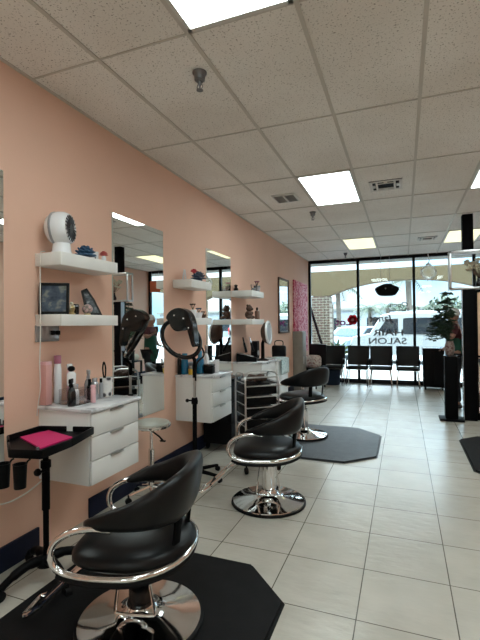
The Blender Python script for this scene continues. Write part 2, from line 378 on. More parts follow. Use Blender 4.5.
t = thing('ceiling_vent', 'small grey louvred return vent left of the middle ceiling light', 'vent', (-1.37, 5.2, HC))
MB().b2(-.15, .15, -.17, .17, -.012, -.0003, .003).build('frame', 'vent_white', t)
lv = MB()
for half in (-1, 1):
    for k in range(7): lv.box((half*.07, -.12+k*.04, -.015), (.115, .028, .003), Euler((.5, 0, 0)))
lv.build('louvres', 'grey_plastic', t)
def diffuser(x, y, w, d, label):
    t = thing('ceiling_vent', label, 'vent', (x, y, HC))
    MB().b2(-w/2, w/2, -d/2, d/2, -.006, -.0003).build('backing', 'black_matte', t, smooth=0)
    f = MB(); e = .035
    for a, b, c, g in [(-w/2, w/2, -d/2, -d/2+e), (-w/2, w/2, d/2-e, d/2), (-w/2, -w/2+e, -d/2, d/2), (w/2-e, w/2, -d/2, d/2)]: f.b2(a, b, c, g, -.014, -.004, .003)
    f.build('frame', 'vent_white', t)
    c = MB()
    for sx in (-1, 1):
        c.box((sx*w*.27, 0, -.012), (.02, d*.75, .012), Euler((0, sx*.5, 0)))
        c.box((sx*w*.36, 0, -.010), (.03, d*.2, .012))
    c.box((0, -d*.26, -.012), (w*.5, .012, .010), Euler((.5, 0, 0))); c.box((0, d*.26, -.012), (w*.5, .012, .010), Euler((-.5, 0, 0)))
    c.box((0, d*.36, -.010), (.04, .03, .012)); c.box((0, -d*.36, -.010), (.04, .03, .012))
    c.build('blade', 'vent_white', t)
diffuser(-.165, 5.17, .36, .36, 'square white air diffuser with dark slots right of the middle ceiling light')
diffuser(.45, 8.72, .34, .30, 'far white air diffuser near the storefront, left of the black column')
for (x, y), lab in zip([(-1.19, 2.40), (-1.19, 6.01), (-1.20, 9.77)], ['chrome fire sprinkler head closest to the camera below the first light panel', 'small fire sprinkler head in the middle of the ceiling beyond the white light', 'farthest fire sprinkler head above the storefront window']):
    t = thing('fire_sprinkler', lab, 'sprinkler', (x, y, HC), group='ceiling sprinklers')
    MB().lathe([(.0, -.0004), (.046, -.0006), (.046, -.008), (.036, -.018), (.033, -.05), (.024, -.054), (.022, -.06)]).build('escutcheon', 'pewter', t)
    MB().lathe([(.014, -.055), (.013, -.075), (.009, -.082), (.006, -.09), (.006, -.112), (.0, -.113)]).tube(cat([(.014, 0, -.078), (.019, 0, -.095), (.008, 0, -.113)]), .003).tube(cat([(-.014, 0, -.078), (-.019, 0, -.095), (-.008, 0, -.113)]), .003).build('nozzle', 'pewter', t)
    MB().lathe([(.0, -.112), (.021, -.112), (.021, -.116), (.0, -.116)]).build('deflector', 'pewter', t)

# ------------------------------------------------------------------ wall mirrors
def wall_mirror(y0, y1, z0, z1, label, framed=False):
    t = thing('wall_mirror', label, 'mirror', (XL, (y0+y1)/2, z0)); h = z1-z0; w = (y1-y0)/2
    if framed:
        f = MB(); e = .035
        f.b2(.001, .03, -w, w, 0, e, .004).b2(.001, .03, -w, w, h-e, h, .004).b2(.001, .03, -w, -w+e, 0, h, .004).b2(.001, .03, w-e, w, 0, h, .004)
        f.build('frame', 'brown', t)
        MB().b2(.001, .016, -w+e, w-e, e, h-e).build('glass', 'mirror_glass', t, smooth=0)
    else:
        MB().b2(.001, .006, -w-.004, w+.004, -.004, h+.004).build('backing', 'mirror_edge', t, smooth=0)
        MB().b2(.006, .010, -w, w, 0, h).build('glass', 'mirror_glass', t, smooth=0)
wall_mirror(1.06, 1.836, .62, 2.39, 'frameless wall mirror cut off by the left edge of the photo')
wall_mirror(2.86, 3.64, .62, 2.39, 'tall frameless wall mirror behind the black processing dryer')
wall_mirror(4.64, 5.41, .62, 2.39, 'tall frameless wall mirror reflecting the storefront, between second and third shelf pairs')
wall_mirror(7.80, 8.56, 1.28, 2.37, 'tall brown framed mirror beside the pink floral panel', True)

# ------------------------------------------------------------------ floating shelves
def shelf(y0, z1, L, label, h=.085, xf=-2.02):
    return tag(MB().b2(XL+.001, xf, y0, y0+L, z1-h, z1, .003).build('floating_shelf', 'white_wood'), label, 'shelf', 'floating wall shelves')
shelf(2.075, 1.93, .57, 'white floating shelf carrying the white round fan, upper of the nearest pair')
shelf(2.075, 1.53, .57, 'white floating shelf carrying the black photo frames, lower of the nearest pair', .075)
shelf(3.84, 1.93, .49, 'white floating shelf with a blue and red flower, upper of the second pair')
shelf(3.84, 1.53, .49, 'white floating shelf with small white ornaments, lower of the second pair', .075)
shelf(5.44, 1.93, .53, 'floating shelf with small flower pots, upper of the farthest pair', .085, -1.93)
shelf(5.44, 1.53, .53, 'floating shelf with a brown teddy and brown bottle, lower of the farthest pair', .075, -1.93)

# fan on first shelf
def fan_head(t, ax, c, R, rimw=False):
    ax = Vector(ax).normalized()
    MB().lathe([(0, -.9*R), (.45*R, -.86*R), (.75*R, -.68*R), (.93*R, -.4*R), (1.0*R, -.05*R), (.97*R, .25*R), (.86*R, .50*R), (.80*R, .55*R), (.74*R, .52*R)], c, ax, 36).build('fan_head', 'white_plastic', t)
    g = MB().lathe([(.94*R, -.40*R), (.975*R, -.40*R), (1.0*R, -.28*R), (.97*R, -.26*R)], c, ax, 36)
    g.build('vent_band', 'grey_plastic', t)
    gr = MB()
    gr.lathe([(0, .60*R), (.25*R, .60*R), (.27*R, .54*R), (.80*R, .50*R), (.80*R, .46*R), (0, .46*R)], c, ax, 32)
    q = Vector((0, 0, 1)).rotation_difference(ax).to_matrix()
    for k in range(20):
        a = 2*PI*k/20; d = q@Vector((math.cos(a), math.sin(a), 0))
        gr.tube([Vector(c)+d*.25*R+ax*.60*R, Vector(c)+d*.55*R+ax*.60*R, Vector(c)+d*.79*R+ax*.54*R], .004, 5)
    gr.build('grille', 'dark_grille', t)
t = thing('desk_fan', 'white round air circulator fan with dark grille on the upper near shelf', 'fan', (-2.115, 2.18, 1.93))
fan_head(t, (.93, .36, .03), (.0, .0, .172), .113)
MB().lathe([(.066, 0), (.068, .006), (.060, .022), (.056, .06), (.052, .085), (.035, .09)]).build('base', 'white_plastic', t)
cord = [(-2.19, 2.11, 1.945), (-2.185, 2.085, 1.94), (-2.182, 2.066, 1.92), (-2.18, 2.062, 1.8), (-2.18, 2.062, 1.6), (-2.18, 2.062, 1.4), (-2.185, 2.06, 1.2), (-2.175, 2.055, 1.06), (-2.19, 2.05, .95), (-2.20, 2.05, .88)]
tag(MB().tube(cat(cord, 5), .0035, 6).build('power_cord', 'cord_white'), 'white fan cord hanging down past both near shelves', 'cord')

def rosette(mb, c, r, n=9, seed=1, flat=.7):
    rnd = random.Random(seed)
    for k in range(n):
        a = k*2.4; rr = r*.62*math.sqrt((k+.3)/n)
        mb.ball((c[0]+rr*math.cos(a), c[1]+rr*math.sin(a), c[2]+r*.35*(1-k/n)), r*.46, (1, 1, .75+.2*rnd.random()), 1, Euler((rnd.random()*2, rnd.random()*2, 0)))
def cup_petals(mb, c, r, rows=3, seed=0):
    rnd = random.Random(seed)
    for j in range(rows):
        n = 5+2*j
        for k in range(n):
            a = 2*PI*(k+.5*j)/n; tilt = .35+.38*j
            d = Vector((math.cos(a)*math.sin(tilt), math.sin(a)*math.sin(tilt), math.cos(tilt))); side = Vector((-math.sin(a), math.cos(a), 0))
            b = Vector(c); w = r*.33
            p = [b+d*r*.15-side*w*.4, b+d*r*.15+side*w*.4, b+d*r*.75+side*w, b+d*r*1.0+side*w*.3, b+d*r*1.0-side*w*.3, b+d*r*.75-side*w]
            nrm = d.cross(side)*(.04*r)
            top = [mb.bm.verts.new(v+nrm) for v in p]; bot = [mb.bm.verts.new(v-nrm) for v in p]
            mb.bm.faces.new(top); mb.bm.faces.new(bot[::-1])
            for q in range(6): mb.bm.faces.new((top[q], top[(q+1) % 6], bot[(q+1) % 6], bot[q]))
def flower(name, label, loc, r, petal, h=.02, base=None):
    t = thing(name, label, 'flower', loc)
    m_ = MB(); cup_petals(m_, (0, 0, h), r, 4); m_.ball((0, 0, h+r*.3), r*.35, sub=1); m_.build('petals', petal, t)
    MB().lathe([(.0, 0), (r*.5, 0), (r*.55, h*.6), (r*.3, h+r*.3), (0, h+r*.3)], seg=16).build('base', base or 'leaf_dark', t)
    return t
flower('artificial_flower', 'blue artificial flower beside the white fan on the upper near shelf', (-2.09, 2.375, 1.93), .075, 'blue_petal', .018, 'navy_petal')
t = thing('greeting_card', 'small white card standing on the upper near shelf beside the red flower', 'card', (-2.10, 2.49, 1.93), -.75)
MB().box((0, 0, .034), (.002, .045, .068), Euler((0, .12, 0))).build('front', 'white_plastic', t, smooth=0)
MB().box((-.013, 0, .034), (.002, .045, .068), Euler((0, -.25, 0))).build('back', 'white_plastic', t, smooth=0)
MB().box((.0025, 0, .016), (.002, .008, .02), Euler((0, .12, 0))).build('motif', 'black_plastic', t, smooth=0)
t = thing('artificial_flower', 'single red flower in a small white holder at the end of the upper near shelf', 'flower', (-2.06, 2.535, 1.93))
m_ = MB(); cup_petals(m_, (0, 0, .045), .032, 4); m_.ball((0, 0, .056), .018, sub=1); m_.build('petals', 'coral_petal', t)
MB().lathe([(.016, 0), (.018, .02), (.012, .04), (0, .04)], seg=14).build('holder', 'white_plastic', t)

def photo_frame(label, loc, w, h, rz, lean, picmat, tri=False, name='photo_frame'):
    t = thing(name, label, 'photo frame', loc, rz)
    R_ = Euler((-lean, 0, 0)).to_matrix().to_4x4(); e = .018
    def P(mb, nm, mt):
        bmesh.ops.transform(mb.bm, matrix=R_, verts=mb.bm.verts[:]); return mb.build(nm, mt, t)
    if not tri:
        P(MB().b2(-w/2, w/2, -.012, .006, 0, e, .002).b2(-w/2, w/2, -.012, .006, h-e, h, .002).b2(-w/2, -w/2+e, -.012, .006, 0, h, .002).b2(w/2-e, w/2, -.012, .006, 0, h, .002), 'frame', 'picture_frame_black')
        P(MB().b2(-w/2+e, w/2-e, -.006, .004, e, h-e), 'picture', picmat)
    else:
        poly = [(-.04, 0), (.07, 0), (.022, .117), (-.030, .205), (-.070, .185)]
        RX = Matrix.Rotation(PI/2, 4, 'X')
        a = MB().prism(poly, -.006, .012); bmesh.ops.transform(a.bm, matrix=R_@RX, verts=a.bm.verts[:]); a.build('frame', 'picture_frame_black', t, smooth=0)
        q = [(-.025, .018), (.046, .018), (.008, .108), (-.034, .182), (-.056, .170)]
        a = MB().prism(q, .012, .014); bmesh.ops.transform(a.bm, matrix=R_@RX, verts=a.bm.verts[:]); a.build('picture', picmat, t, smooth=0)
    s = MB().tube([(0, .01+lean*h*.7*1.0, h*.66), (0, .02+lean*h*1.35, .003)], .005, 6); s.build('stand', 'picture_frame_black', t)
photo_frame('black landscape photo frame leaning at the left end of the lower near shelf', (-2.125, 2.12, 1.53), .185, .21, .62, .16, 'photo_landscape')
photo_frame('slanted pointed black photo frame at the right end of the lower near shelf', (-2.13, 2.49, 1.53), .15, .20, .95, .22, 'photo_dark', True)
t = thing('figurine', 'small gold figurine in front of the landscape photo frame', 'figurine', (-2.085, 2.235, 1.53))
MB().lathe([(.022, 0), (.024, .008), (.014, .014), (.018, .03), (.021, .045), (.012, .06), (0, .061)], seg=16).build('body', 'gold', t)
MB().ball((0, 0, .073), .014).ball((.004, .016, .05), .009, (1, 1, 2.2), 1).ball((.004, -.016, .05), .009, (1, 1, 2.2), 1).build('head', 'cream_flower', t)
t = thing('trinket_box', 'small upright black box between the gold figurine and the pink ball', 'box', (-2.12, 2.315, 1.53), .6)
MB().b2(-.018, .018, -.025, .025, 0, .075, .004).build('body', 'black_gloss', t); MB().b2(-.019, .019, -.026, .026, .058, .064, .001).build('lid_seam', 'silver_plastic', t)
t = thing('ornament_ball', 'small pink floral ball ornament beside the slanted frame', 'ornament', (-2.075, 2.375, 1.53))
MB().ball((0, 0, .042), .036, (1, 1, .95), 3).build('ball', 'floral_ball', t); MB().lathe([(.024, 0), (.022, .008), (.012, .012), (0, .012)], seg=16).build('stand', 'gold', t)
t = thing('wall_outlet', 'grey wall outlet with two black plugs under the lower near shelf', 'outlet', (XL, 2.17, 1.405))
MB().b2(.0008, .014, -.10, .10, -.055, .055, .004).build('cover_plate', 'silver_plastic', t)
for y in (.035, .075): MB().b2(.012, .035, y-.014, y+.014, -.012, .018, .004).build('plug', 'black_plastic', t)

# ------------------------------------------------------------------ vanities (floating drawer units)
def vanity(y0, label, L=.5, top='marble'):
    t = thing('vanity_cabinet', label, 'cabinet', (XL+.001, y0, .455), group='floating drawer vanities'); D = .43
    MB().b2(0, D-.02, 0, L, 0, .455, .003).build('body', 'white_lacquer', t)
    MB().b2(0, D+.012, -.012, L+.012, .456, .478, .003).build('countertop', top, t)
    for k in range(3):
        z0 = .006+k*.150
        d = MB().b2(D-.019, D, .004, L-.004, z0, z0+.144, .003).build('drawer', 'white_lacquer', t)
        MB().b2(D-.004, D+.012, L*.36, L*.36+.13, z0+.132, z0+.144, .002).build('handle', 'brushed_steel', d)
vanity(2.10, 'white three drawer floating vanity with marble top, nearest the camera')
vanity(3.88, 'white floating vanity with blue bottles on top, second from the camera')
vanity(5.46, 'white floating vanity below the dark round fan, farthest from the camera', .68)
CT = .935   # counter height

def bottle(name, label, loc, r, h, body, cap='white_plastic', capf=.22, neck=.5, group=None, cat_='bottle', sx=1., sy=1.):
    t = thing(name, label, cat_, loc, group=group); hb = h*(1-capf)
    MB().lathe([(r*.9, 0), (r, .004), (r, hb*.86), (r*.85, hb*.94), (r*neck, hb), (0, hb)], seg=20, sx=sx, sy=sy).build('body', body, t)
    MB().lathe([(r*(neck+.1), hb-.001), (r*(neck+.1), h-.004), (r*(neck), h), (0, h)], seg=16).build('cap', cap, t)
    return t
def spray(name, label, loc, r, h, body, head='black_plastic', rz=0., cat_='spray bottle'):
    t = thing(name, label, cat_, loc, rz); hb = h*.66
    MB().lathe([(r*.92, 0), (r, .005), (r, hb*.72), (r*.7, hb*.92), (r*.38, hb), (0, hb)], seg=20).build('body', body, t)
    hd = MB().cyl((0, 0, hb-.002), (0, 0, hb+h*.1), r*.46, r*.4, 14).box((r*.35, 0, hb+h*.22), (r*1.9, r*.62, h*.16), bev=.004)
    hd.box((r*1.15, 0, hb+h*.13), (r*.22, r*.34, h*.2), Euler((0, -.35, 0)), .002).cyl((0, 0, hb+h*.1), (0, 0, hb+h*.2), r*.3, seg=10)
    hd.build('trigger_head', head, t); return t
# first vanity items
t = thing('storage_box', 'tall pale pink box at the wall end of the near vanity', 'box', (-2.205, 2.13, CT))
MB().b2(-.026, .026, -.026, .026, 0, .28, .004).build('body', 'pink', t); MB().b2(-.027, .027, -.027, .027, .262, .285, .004).build('lid', 'pale_pink', t)
bottle('hairspray_can', 'tall white bottle with mauve cap beside the pale pink box', (-2.19, 2.215, CT), .025, .32, 'white_plastic', 'mauve', .17, .85)
bottle('lotion_bottle', 'slim pale pink bottle behind the clear organizer on the near vanity', (-2.17, 2.305, CT), .021, .255, 'pale_pink', 'white_plastic', .12, .8)
spray('spray_bottle', 'black spray bottle in front of the clear organizer on the near vanity', (-2.005, 2.145, CT), .026, .185, 'black_gloss', 'black_plastic', -1.2)
t = thing('cosmetic_organizer', 'clear acrylic organizer tray on the near vanity', 'organizer', (-2.055, 2.24, CT))
o_ = MB(); W, L_, Hh = .075, .075, .10
o_.b2(-W, W, -L_, L_, 0, .004)
for a in (-W, 0, W): o_.b2(a-.0015, a+.0015, -L_, L_, .004, Hh)
for a in (-L_, L_): o_.b2(-W, W, a-.0015, a+.0015, .004, Hh)
o_.build('tray', 'clear_acrylic', t, smooth=0)
t = thing('hair_brush', 'round white and black hair brush standing in the clear organizer', 'brush', (-2.09, 2.235, CT+.005))
MB().lathe([(.010, 0), (.012, .08), (.010, .11), (0, .11)], seg=14).build('handle', 'black_plastic', t)
MB().lathe([(.012, .109), (.028, .115), (.030, .19), (.018, .205), (0, .207)], seg=18).build('bristle_barrel', 'white_plastic', t)
MB().ball((0, .0, .225), .025, (1, 1, .8), 2).build('bristle_tip', 'black_plastic', t)
bottle('jar', 'white lotion bottle standing in the clear organizer', (-2.025, 2.20, CT+.005), .024, .13, 'white_plastic', 'silver_plastic', .25, .7)
bottle('serum_bottle', 'small black bottle with slim cap behind the pink tube', (-2.06, 2.375, CT), .019, .145, 'black_gloss', 'black_plastic', .3, .5)
bottle('cream_tube', 'small pale pink tube at the front of the near vanity', (-1.96, 2.295, CT), .017, .118, 'pale_pink', 'pale_pink', .12, .9)
spray('spray_bottle', 'clear spray bottle with silver head on the near vanity', (-2.12, 2.43, CT), .027, .21, 'silver_plastic', 'grey_plastic', -.6)
bottle('shampoo_bottle', 'silver grey bottle beside the patterned cup', (-2.035, 2.40, CT), .026, .15, 'silver_plastic', 'silver_plastic', .15, .6)
bottle('shampoo_bottle', 'slim dark grey bottle against the patterned cup', (-2.03, 2.46, CT), .014, .14, 'grey_plastic', 'black_plastic', .2, .6)
t = thing('brush_cup', 'white cup with black abstract pattern holding a brush', 'cup', (-2.04, 2.53, CT))
MB().lathe([(.036, 0), (.040, .004), (.047, .14), (.044, .14), (.037, .01), (0, .01)], seg=24).build('body', 'patterned_cup', t)
t = thing('tint_brush', 'black looped brush standing in the patterned cup', 'brush', (-2.055, 2.535, CT+.012))
lp = cat([(-.004, 0, .10), (-.006, -.012, .15), (-.008, -.015, .20), (-.01, 0, .238), (-.008, .015, .20), (-.006, .012, .15), (-.004, 0, .10)], 4)
MB().tube(lp, .0055, 8).build('head', 'black_plastic', t); MB().tube([(0, 0, 0), (-.004, 0, .11)], .006, 8).build('handle', 'black_plastic', t)
# second vanity items
bottle('disinfectant_jar', 'blue bottle behind the yellow tub on the second vanity', (-2.165, 3.95, CT), .036, .22, 'blue_liquid', 'blue_light', .22, .7)
bottle('shampoo_bottle', 'bright blue bottle nearest the dryer stand on the second vanity', (-2.035, 4.05, CT), .042, .245, 'blue_liquid', 'blue_light', .3, .45)
bottle('shampoo_bottle', 'dark bottle at the wall end of the second vanity', (-2.205, 3.905, CT), .022, .22, 'black_gloss', 'black_plastic', .2, .6)
t = thing('tub', 'small yellow tub on the second vanity', 'tub', (-2.075, 3.945, CT))
MB().lathe([(.036, 0), (.042, .06), (0, .06)], seg=20).build('body', 'yellow', t); MB().lathe([(.044, .06), (.044, .085), (0, .087)], seg=20).build('lid', 'silver_plastic', t)
t = thing('product_box', 'small dark box behind the yellow tub on the second vanity', 'box', (-2.15, 4.06, CT), .2)
MB().b2(-.03, .03, -.03, .03, 0, .12, .002).build('body', 'grey_plastic', t); MB().b2(-.0305, .0305, -.0305, .0305, .08, .11, .001).build('label_band', 'silver_plastic', t)
t = thing('clipper_case', 'low black case on the front of the second vanity', 'case', (-1.94, 4.08, CT), .1)
MB().b2(-.05, .05, -.045, .045, 0, .07, .006).build('body', 'black_plastic', t); MB().b2(-.052, .052, -.047, .047, .07, .10, .006).build('lid', 'black_gloss', t)
t = thing('price_card', 'white folded card standing at the front corner of the second vanity', 'card', (-1.885, 4.15, CT), .6)
MB().box((0, .012, .07), (.06, .002, .14), Euler((.12, 0, 0))).build('front', 'white_plastic', t, smooth=0)
MB().box((0, .036, .07), (.06, .002, .14), Euler((-.12, 0, 0))).build('back', 'white_plastic', t, smooth=0)
spray('spray_bottle', 'tall pale spray bottle at the far end of the second vanity', (-2.10, 4.33, CT), .034, .30, 'white_plastic', 'silver_plastic', -.8)
t = thing('hair_dryer', 'black hair dryer lying on the second vanity', 'hair dryer', (-2.02, 4.22, CT))
MB().tube([(-.06, .0, .04), (.0, .0, .045), (.06, .0, .045), (.08, 0, .045)], [.030, .036, .030, .024], 16).build('barrel', 'black_plastic', t)
MB().tube([(-.02, .0, .03), (-.03, .05, .02), (-.035, .10, .018)], [.018, .017, .014], 12).build('handle', 'black_plastic', t)
# shelf B ornaments
t = thing('artificial_flower', 'slate blue flower arrangement on the upper second shelf', 'flower', (-2.09, 4.12, 1.93))
m_ = MB(); cup_petals(m_, (0, .02, .03), .085, 4); m_.ball((0, .02, .05), .05, sub=2); m_.build('petals', 'slate_petal', t)
m_ = MB(); cup_petals(m_, (.0, -.085, .085), .045, 3); m_.ball((0, -.085, .10), .022, sub=1); m_.build('red_bloom', 'red_petal', t)
MB().lathe([(.05, 0), (.055, .03), (.03, .06), (0, .06)], seg=16).tube([(0, -.05, .03), (0, -.085, .09)], .006, 6).build('base', 'navy_petal', t)
t = thing('greeting_card', 'white card standing behind the slate blue flower', 'card', (-2.17, 3.99, 1.93), .3)
MB().box((0, 0, .06), (.002, .07, .12), Euler((0, -.1, 0))).build('front', 'white_plastic', t, smooth=0); MB().box((-.02, 0, .06), (.002, .07, .12), Euler((0, .15, 0))).build('back', 'white_plastic', t, smooth=0)
def mini_pot(label, loc, r, h, pot, bloom, name='flower_pot'):
    t = thing(name, label, 'flower pot', loc)
    MB().lathe([(r*.7, 0), (r, h*.55), (r*.85, h*.55), (0, h*.5)], seg=18).build('pot', pot, t)
    m_ = MB()
    for k in range(5): m_.tube([(0, 0, h*.5), (r*.5*math.cos(k*1.3), r*.5*math.sin(k*1.3), h*.86)], .0025, 5)
    m_.build('stems', 'leaf_dark', t)
    m_ = MB()
    for k in range(5): cup_petals(m_, (r*.5*math.cos(k*1.3), r*.5*math.sin(k*1.3), h*.84), r*.45, 2)
    m_.build('blooms', bloom, t)
mini_pot('white ornament pot with dark bloom, left one on the lower second shelf', (-2.10, 4.02, 1.53), .045, .16, 'white_plastic', 'brown')
mini_pot('pale pot with dark leaves, middle one on the lower second shelf', (-2.09, 4.14, 1.53), .045, .11, 'white_plastic', 'navy_petal')
mini_pot('small dark pot at the far end of the lower second shelf', (-2.10, 4.27, 1.53), .035, .075, 'brown', 'brown')
# shelf C ornaments
t = thing('glass_tumbler', 'grey glass cup at the corner of the upper farthest shelf', 'cup', (-2.00, 5.72, 1.93))
MB().lathe([(.035, 0), (.045, .10), (.041, .10), (.032, .006), (0, .006)], seg=20).build('body', 'clear_acrylic', t); MB().lathe([(.03, .006), (.036, .05), (0, .05)], seg=16).build('filling', 'grey_plastic', t)
mini_pot('clear pot with a mauve bloom on the upper farthest shelf', (-2.0, 5.86, 1.93), .05, .17, 'silver_plastic', 'mauve')
t = thing('ornament', 'small black ornament against the mirror on the upper farthest shelf', 'ornament', (-2.19, 5.50, 1.93))
MB().lathe([(.03, 0), (.034, .03), (.02, .05), (.028, .08), (0, .095)], seg=16).build('body', 'black_gloss', t)
t = thing('teddy_bear', 'brown teddy bear figure on the lower farthest shelf', 'toy', (-2.06, 5.66, 1.53))
MB().ball((0, 0, .065), .062, (.9, 1, 1)).ball((.03, .06, .03), .035, (1.4, .8, .7)).ball((.03, -.06, .03), .035, (1.4, .8, .7)).ball((.02, .07, .09), .025, (1, 1.3, 1)).ball((.02, -.07, .09), .025, (1, 1.3, 1)).build('body', 'brown', t)
MB().ball((.01, 0, .155), .048).ball((.05, 0, .145), .022).ball((0, .042, .195), .018).ball((0, -.042, .195), .018).build('head', 'brown', t)
bottle('pump_bottle', 'brown bottle beside the teddy on the lower farthest shelf', (-2.0, 5.86, 1.53), .036, .175, 'brown_bottle', 'black_plastic', .25, .3)
# third vanity items
t = thing('desk_fan', 'dark round fan with a white front ring on the farthest vanity', 'fan', (-1.90, 5.80, CT))
MB().lathe([(.085, 0), (.088, .012), (.03, .03), (.026, .05), (.024, .26), (0, .26)], seg=20).build('stand', 'black_plastic', t)
ax = Vector((1.0, .07, .06)).normalized(); c_ = Vector((.09, -.01, .40)); R_ = .165
MB().lathe([(0, -.62*R_), (.5*R_, -.56*R_), (.85*R_, -.34*R_), (1.0*R_, .0)], c_, ax, 32).build('cage', 'brown', t)
MB().lathe([(1.0*R_, -.06*R_), (1.06*R_, 0), (1.0*R_, .12*R_), (.86*R_, .12*R_), (.86*R_, .02*R_)], c_, ax, 32).build('ring', 'white_plastic', t)
gq = MB().lathe([(0, .05*R_), (.86*R_, .03*R_), (.86*R_, .0), (0, .0)], c_, ax, 32); gq.build('grille', 'grey_plastic', t)
MB().tube([(0, 0, .25), (.03, -.01, .34)], .02, 12).build('neck', 'black_plastic', t)
t = thing('tool_holder', 'black sloped hot tool holder on the farthest vanity', 'tool holder', (-2.07, 5.59, CT), .3)
MB().prism([(-.14, 0), (.14, 0), (.14, .05), (-.14, .12)], -.09, .09, M=Matrix.Rotation(PI/2, 4, 'X')).build('body', 'black_plastic', t, smooth=0)
MB().box((0.0, 0, .092), (.20, .12, .01), Euler((0, .245, 0)), .003).build('panel', 'silver_plastic', t)
for k, (dy, lab) in enumerate([(-.06, 'black flat iron leaning left in the tool holder'), (.05, 'silver barrelled curling iron leaning right in the tool holder')]):
    t = thing('hair_iron', lab, 'hair tool', (-2.05+.05*k, 5.58+dy+.04*k, CT+.135))
    MB().tube([(0, 0, 0), (-.05, .05, .12)], [.018, .016], 10).build('handle', 'black_plastic', t); MB().tube([(-.05, .05, .12), (-.08, .08, .20)], [.013, .010], 10).build('barrel', 'silver_plastic' if k else 'black_gloss', t)
t = thing('speaker', 'dark upright box speaker behind the round fan', 'speaker', (-2.10, 6.04, CT))
MB().b2(-.05, .05, -.06, .06, 0, .27, .006).build('cabinet', 'black_matte', t); MB().lathe([(0, .002), (.04, .002), (.042, -.003)], (.05, 0, .09), (1, 0, 0), 20).build('cone', 'grey_plastic', t)
t = thing('side_cabinet', 'low white cabinet standing beyond the farthest vanity', 'cabinet', (XL+.001, 6.22, 0))
MB().b2(0, .44, 0, .60, .08, .88, .004).build('body', 'white_lacquer', t); MB().b2(0, .46, -.01, .61, .88, .905, .003).build('countertop', 'marble', t)
MB().b2(.02, .40, .02, .58, 0, .08).build('plinth', 'black_matte', t)
tw = MB()
NX, NY = 12, 8
def tpt(u, v):
    y = 6.30+.42*v
    s_ = u*.46
    if s_ < .22: x, z = -2.0+s_, .907
    else: x, z = -1.768+.006*math.sin(v*14)*min(1, (s_-.22)*8), .905-(s_-.22)
    return (x+.004, y, z+.006)
gv = [[tw.bm.verts.new(tpt(i/NX, j/NY)) for j in range(NY+1)] for i in range(NX+1)]
for i in range(NX):
    for j in range(NY): tw.bm.faces.new((gv[i][j], gv[i+1][j], gv[i+1][j+1], gv[i][j+1]))
to = tw.build('towel', 'blue_towel'); md = to.modifiers.new('thick', 'SOLIDIFY'); md.thickness = .008; md.offset = 1
tag(to, 'pale blue patterned towel draped over the low white cabinet', 'towel')
t = thing('handbag', 'black bag on the low cabinet beside the pale blue towel', 'bag', (-1.93, 6.77, .905))
t.location.y = 6.74
MB().b2(-.12, .12, -.03, .06, 0, .20, .03).build('body', 'black_vinyl', t); MB().tube(cat([(-.07, .015, .19), (-.06, .015, .27), (.06, .015, .27), (.07, .015, .19)]), .008, 8).build('strap', 'black_vinyl', t)

# ------------------------------------------------------------------ tray cart beside the near vanity
t = thing('salon_tray_cart', 'black rolling colour tray on a thin pole beside the near vanity', 'tray cart', (-1.93, 1.86, 0))
TZ = .80
poly = [(-1.875, 1.575), (-1.70, 1.61), (-1.715, 1.83), (-1.79, 2.095), (-2.13, 2.01), (-2.12, 1.77)]
poly = [(x+1.93, y-1.86) for x, y in poly]
MB().prism(poly, TZ-.012, TZ).build('tray', 'black_plastic', t, smooth=0)
rim = MB()
for a, b in zip(poly, poly[1:]+poly[:1]):
    A = Vector((*a, TZ+.008)); B = Vector((*b, TZ+.008)); d = B-A; L_ = d.length
    if L_ > .3: spans = [(0, .38), (.5, 1)]
    else: spans = [(0, 1)]
    for s0, s1 in spans:
        mid = A+d*(s0+s1)/2
        rim.box(mid, (L_*(s1-s0), .012, .045), Euler((0, 0, math.atan2(d.y, d.x))), .004)
rim.build('rim', 'black_plastic', t)
MB().b2(.16, .165, -.22, -.20, TZ-.004, TZ+.028).build('badge', 'silver_plastic', t, smooth=0)
MB().cyl((0, 0, .10), (0, 0, TZ-.01), .016, seg=14).build('pole', 'black_metal', t)
MB().cyl((0, 0, .40), (0, 0, .66), .022, seg=14).cyl((0, 0, .64), (0, 0, .68), .028, seg=14).build('sleeve', 'black_metal', t)
MB().tube([(.02, -.01, .63), (.0, -.06, .63)], [.008, .008], 8).lathe([(0, 0), (.02, 0), (.022, .01), (.016, .022), (0, .022)], (0, -.05, .63), (0, -1, 0), 12).build('clamp_knob', 'black_plastic', t)
MB().lathe([(.05, .085), (.055, .11), (.04, .14), (0, .15)], seg=20).build('hub', 'black_plastic', t)
for a in (-108, -20, 62, 158):
    a = math.radians(a); d = Vector((math.cos(a), math.sin(a), 0))
    MB().tube(cat([d*.02+Vector((0, 0, .12)), d*.10+Vector((0, 0, .125)), d*.19+Vector((0, 0, .095)), d*.245+Vector((0, 0, .062))]), [.028]*6+[.025]*6+[.02]*7, 10).build('leg', 'black_plastic', t)
    s = Vector((-d.y, d.x, 0)); c0 = d*.25+Vector((0, 0, .028))
    MB().cyl(c0-s*.016, c0+s*.016, .028, seg=16).cyl(c0+Vector((0, 0, .01)), c0+Vector((0, 0, .05)), .01, seg=8).build('caster', 'black_rubber', t)
tag(MB().prism([(-2.095, 1.83), (-1.80, 1.70), (-1.80, 1.93), (-2.06, 2.01)], TZ+.001, TZ+.009).build('silicone_mat', 'hot_pink', smooth=0), 'hot pink mat lying in the black rolling tray', 'mat')
